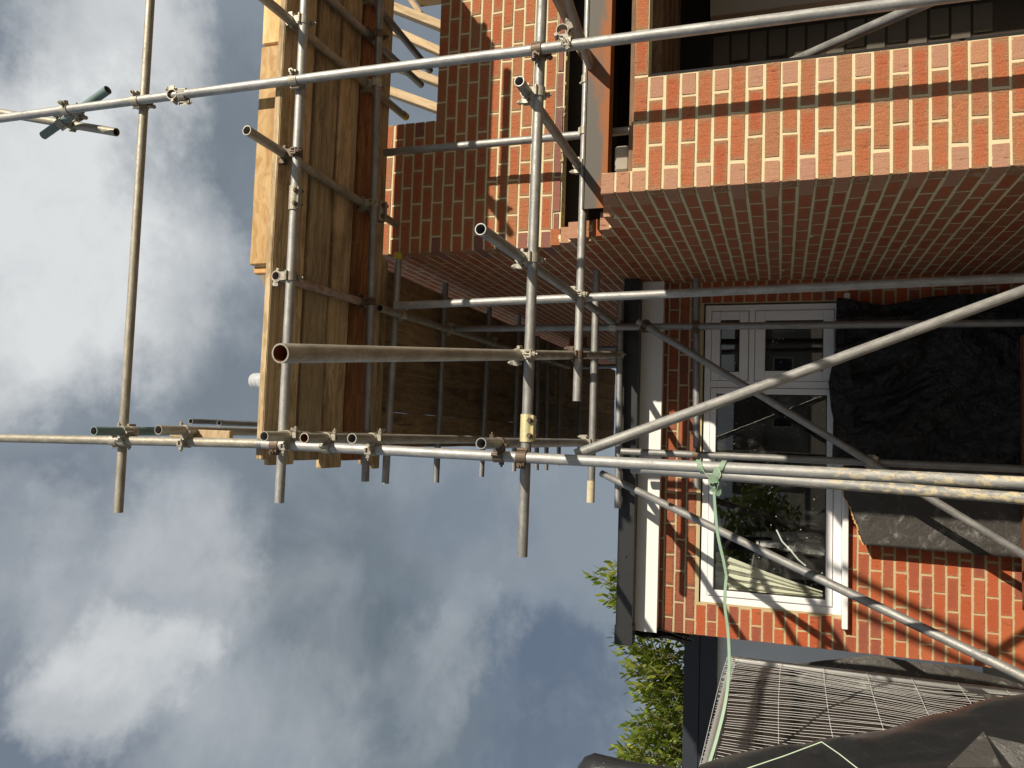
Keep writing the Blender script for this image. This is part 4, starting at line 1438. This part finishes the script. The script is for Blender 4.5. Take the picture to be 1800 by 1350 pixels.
# ------------------------------------------------------------------ laurel behind the extension
def leaf_geo(L, w):
    v = [(0, 0, 0), (L * 0.3, w * 0.9, L * 0.03), (L * 0.7, w * 0.75, L * 0.02), (L, 0, -L * 0.06), (L * 0.7, -w * 0.75, L * 0.02), (L * 0.3, -w * 0.9, L * 0.03), (L * 0.35, 0, -L * 0.025), (L * 0.7, 0, -L * 0.03)]
    f = [(0, 6, 1), (1, 6, 7, 2), (2, 7, 3), (0, 5, 6), (5, 4, 7, 6), (4, 3, 7)]
    return v, f


LEAF = {}
for mname in ('leaf', 'leaf_tip'):
    v, f = leaf_geo(0.145, 0.028)
    LEAF[mname] = MB().add(v, f, True).mesh('leaf', M[mname])


def laurel(label, base, shoots, group=None):
    root = thing('laurel_bush', label, 'bush', base, group)
    fol, stems = MB(), MB()
    singles = 0
    for (x, y, z, ln, lean, tip) in shoots:
        p = Vector((x, y, z))
        d = Vector((lean[0], lean[1], 1)).normalized()
        bend = Vector((random.uniform(-0.3, 0.3), random.uniform(-0.3, 0.3), 0.2))
        n = int(ln / 0.030)
        prev = p.copy()
        ang = random.uniform(0, 6)
        for i in range(n):
            t = i / n
            q = p + d * ln * t + bend * ln * t * t * 0.35
            if i % 3 == 2:
                stems.rod(prev, q, 0.005, 4)
                prev = q.copy()
            ang += 2.4
            spread = 1.15 - 0.75 * t
            ld = (Vector((math.cos(ang), math.sin(ang), 0)) * spread + d * (0.35 + 0.8 * t)).normalized()
            sc = random.uniform(0.55, 1.2) * (1.0 - 0.35 * t)
            xa = ld
            ya = Vector((0, 0, 1)).cross(xa)
            ya = ya.normalized() if ya.length > 0.01 else Vector((0, 1, 0))
            za = xa.cross(ya)
            ro = Matrix((xa, ya, za)).transposed() @ Matrix.Rotation(random.uniform(-0.7, 0.7), 3, 'X')
            if tip and t > 0.45 and singles < 150:
                o = bpy.data.objects.new('leaf', LEAF['leaf_tip'])
                attach(o, root, q)
                o.rotation_euler = ro.to_euler()
                o.scale = (sc, sc, sc)
                singles += 1
            else:
                v, f = leaf_geo(0.145 * sc, 0.028 * sc)
                fol.add([q + ro @ Vector(w) for w in v], f, True, 1 if (t > 0.5 and random.random() < 0.6) else 0)
    stems.rod((base[0], base[1], 0), (base[0] + 0.05, base[1], base[2] + 1.2), 0.035, 8)
    fo = fol.build('foliage', [M['leaf'], M['leaf_tip']], root, base)
    fo['kind'] = 'stuff'
    stems.build('stem', M['bark'], root, base)['kind'] = 'stuff'


rs = random.Random(5)
sh = []
for i in range(24):
    x = rs.uniform(-2.02, -1.45)
    top = 3.59 - 0.22 * abs(x + 1.62) / 0.3 + rs.uniform(-0.12, 0.05)
    ln = rs.uniform(0.35, 0.6)
    sh.append((x, 9.0 + rs.uniform(-0.3, 0.3), top - ln, ln, (rs.uniform(-0.35, 0.35), rs.uniform(-0.3, 0.2)), i % 3 == 0))
laurel('small laurel sprig sticking out past the black gutter', (-1.75, 9.0, 0), sh)
sh = []
for i in range(270):
    x = rs.uniform(-4.4, -2.1)
    env = 3.10 + 0.13 * math.sin(x * 5.0) + 0.06 * math.sin(x * 11 + 1)
    if x > -2.45:
        env -= 0.10 * (x + 2.45) / 0.35
    top = env - abs(rs.gauss(0, 0.28)) if i > 45 else env + rs.uniform(-0.08, 0.06)
    ln = rs.uniform(0.28, 0.5)
    sh.append((x, 8.7 + rs.uniform(-0.5, 0.5) + max(0, env - top) * -0.3, top - ln, ln, (rs.uniform(-0.35, 0.35), rs.uniform(-0.4, 0.2)), i < 14))
for i in range(90):
    x = rs.uniform(-4.4, -2.1)
    sh.append((x, 8.3 + rs.uniform(-0.2, 0.3), rs.uniform(2.2, 2.75), 0.35, (rs.uniform(-0.5, 0.5), rs.uniform(-0.7, 0.0)), False))
laurel('sunlit laurel bush crowding behind the dark fascia of the outbuilding', (-3.1, 8.8, 0), sh)

# ------------------------------------------------------------------ across the road behind the viewer (seen mirrored in the window panes)
tr = thing('street_tree', 'leafy street tree reflected dark in the window pane', 'tree', (-3.2, -13.0, 0))
mb = MB().rod((-3.2, -13, 0), (-3.1, -13, 2.2), 0.16, 10, r2=0.11)
for i in range(9):
    a_ = i * 0.7
    mb.rod((-3.1, -13, 1.2 + 0.1 * i), (-3.1 + 1.3 * math.cos(a_), -13 + 1.3 * math.sin(a_), 2.0 + 0.1 * i), 0.05, 6, r2=0.015)
mb.build('trunk', M['bark'], tr, WL[tr])
mb = MB()
for i in range(4200):
    while True:
        q = Vector((rs.uniform(-1, 1), rs.uniform(-1, 1), rs.uniform(-1, 1)))
        if 0.35 < q.length < 1:
            break
    k = 1 + 0.25 * noise.noise(q * 2.2)
    c = Vector((-3.1 + q.x * 2.1 * k, -13 + q.y * 2.0 * k, 2.1 + q.z * 1.25 * k))
    e = Vector((rs.uniform(-1, 1), rs.uniform(-1, 1), rs.uniform(-0.5, 0.5))).normalized() * 0.11
    e2 = e.cross(Vector((rs.uniform(-1, 1), rs.uniform(-1, 1), 1))).normalized() * 0.06
    mb.add([c - e, c + e2, c + e, c - e2], [(0, 1, 2, 3)])
o = mb.build('crown', M['leaf_dark'], tr, WL[tr])
o['kind'] = 'stuff'
hb = thing('opposite_house', 'pale bungalow across the road reflected in the window pane', 'house', (2.0, -40, 0))
MB().box((-3, -46, 0), (9, -40, 2.7)).build('wall', M['plaster'], hb, WL[hb])
mb = MB().add([(-3.4, -46.4, 2.6), (9.4, -46.4, 2.6), (9.4, -39.6, 2.6), (-3.4, -39.6, 2.6), (-3.4, -43, 4.6), (9.4, -43, 4.6)], [(0, 1, 5, 4), (3, 4, 5, 2), (0, 4, 3), (1, 2, 5), (0, 3, 2, 1)])
mb.build('roof', M['tile'], hb, WL[hb])
for x in (-2, 1, 4, 7):
    for z in (0.9,):
        w_ = MB().box((x, -40.02, z), (x + 1.4, -39.95, z + 1.2)).build('window', M['upvc'], hb, WL[hb])
        MB().box((x + 0.08, -39.94, z + 0.08), (x + 1.32, -39.93, z + 1.12)).build('pane', M['navy'], w_, WL[w_])
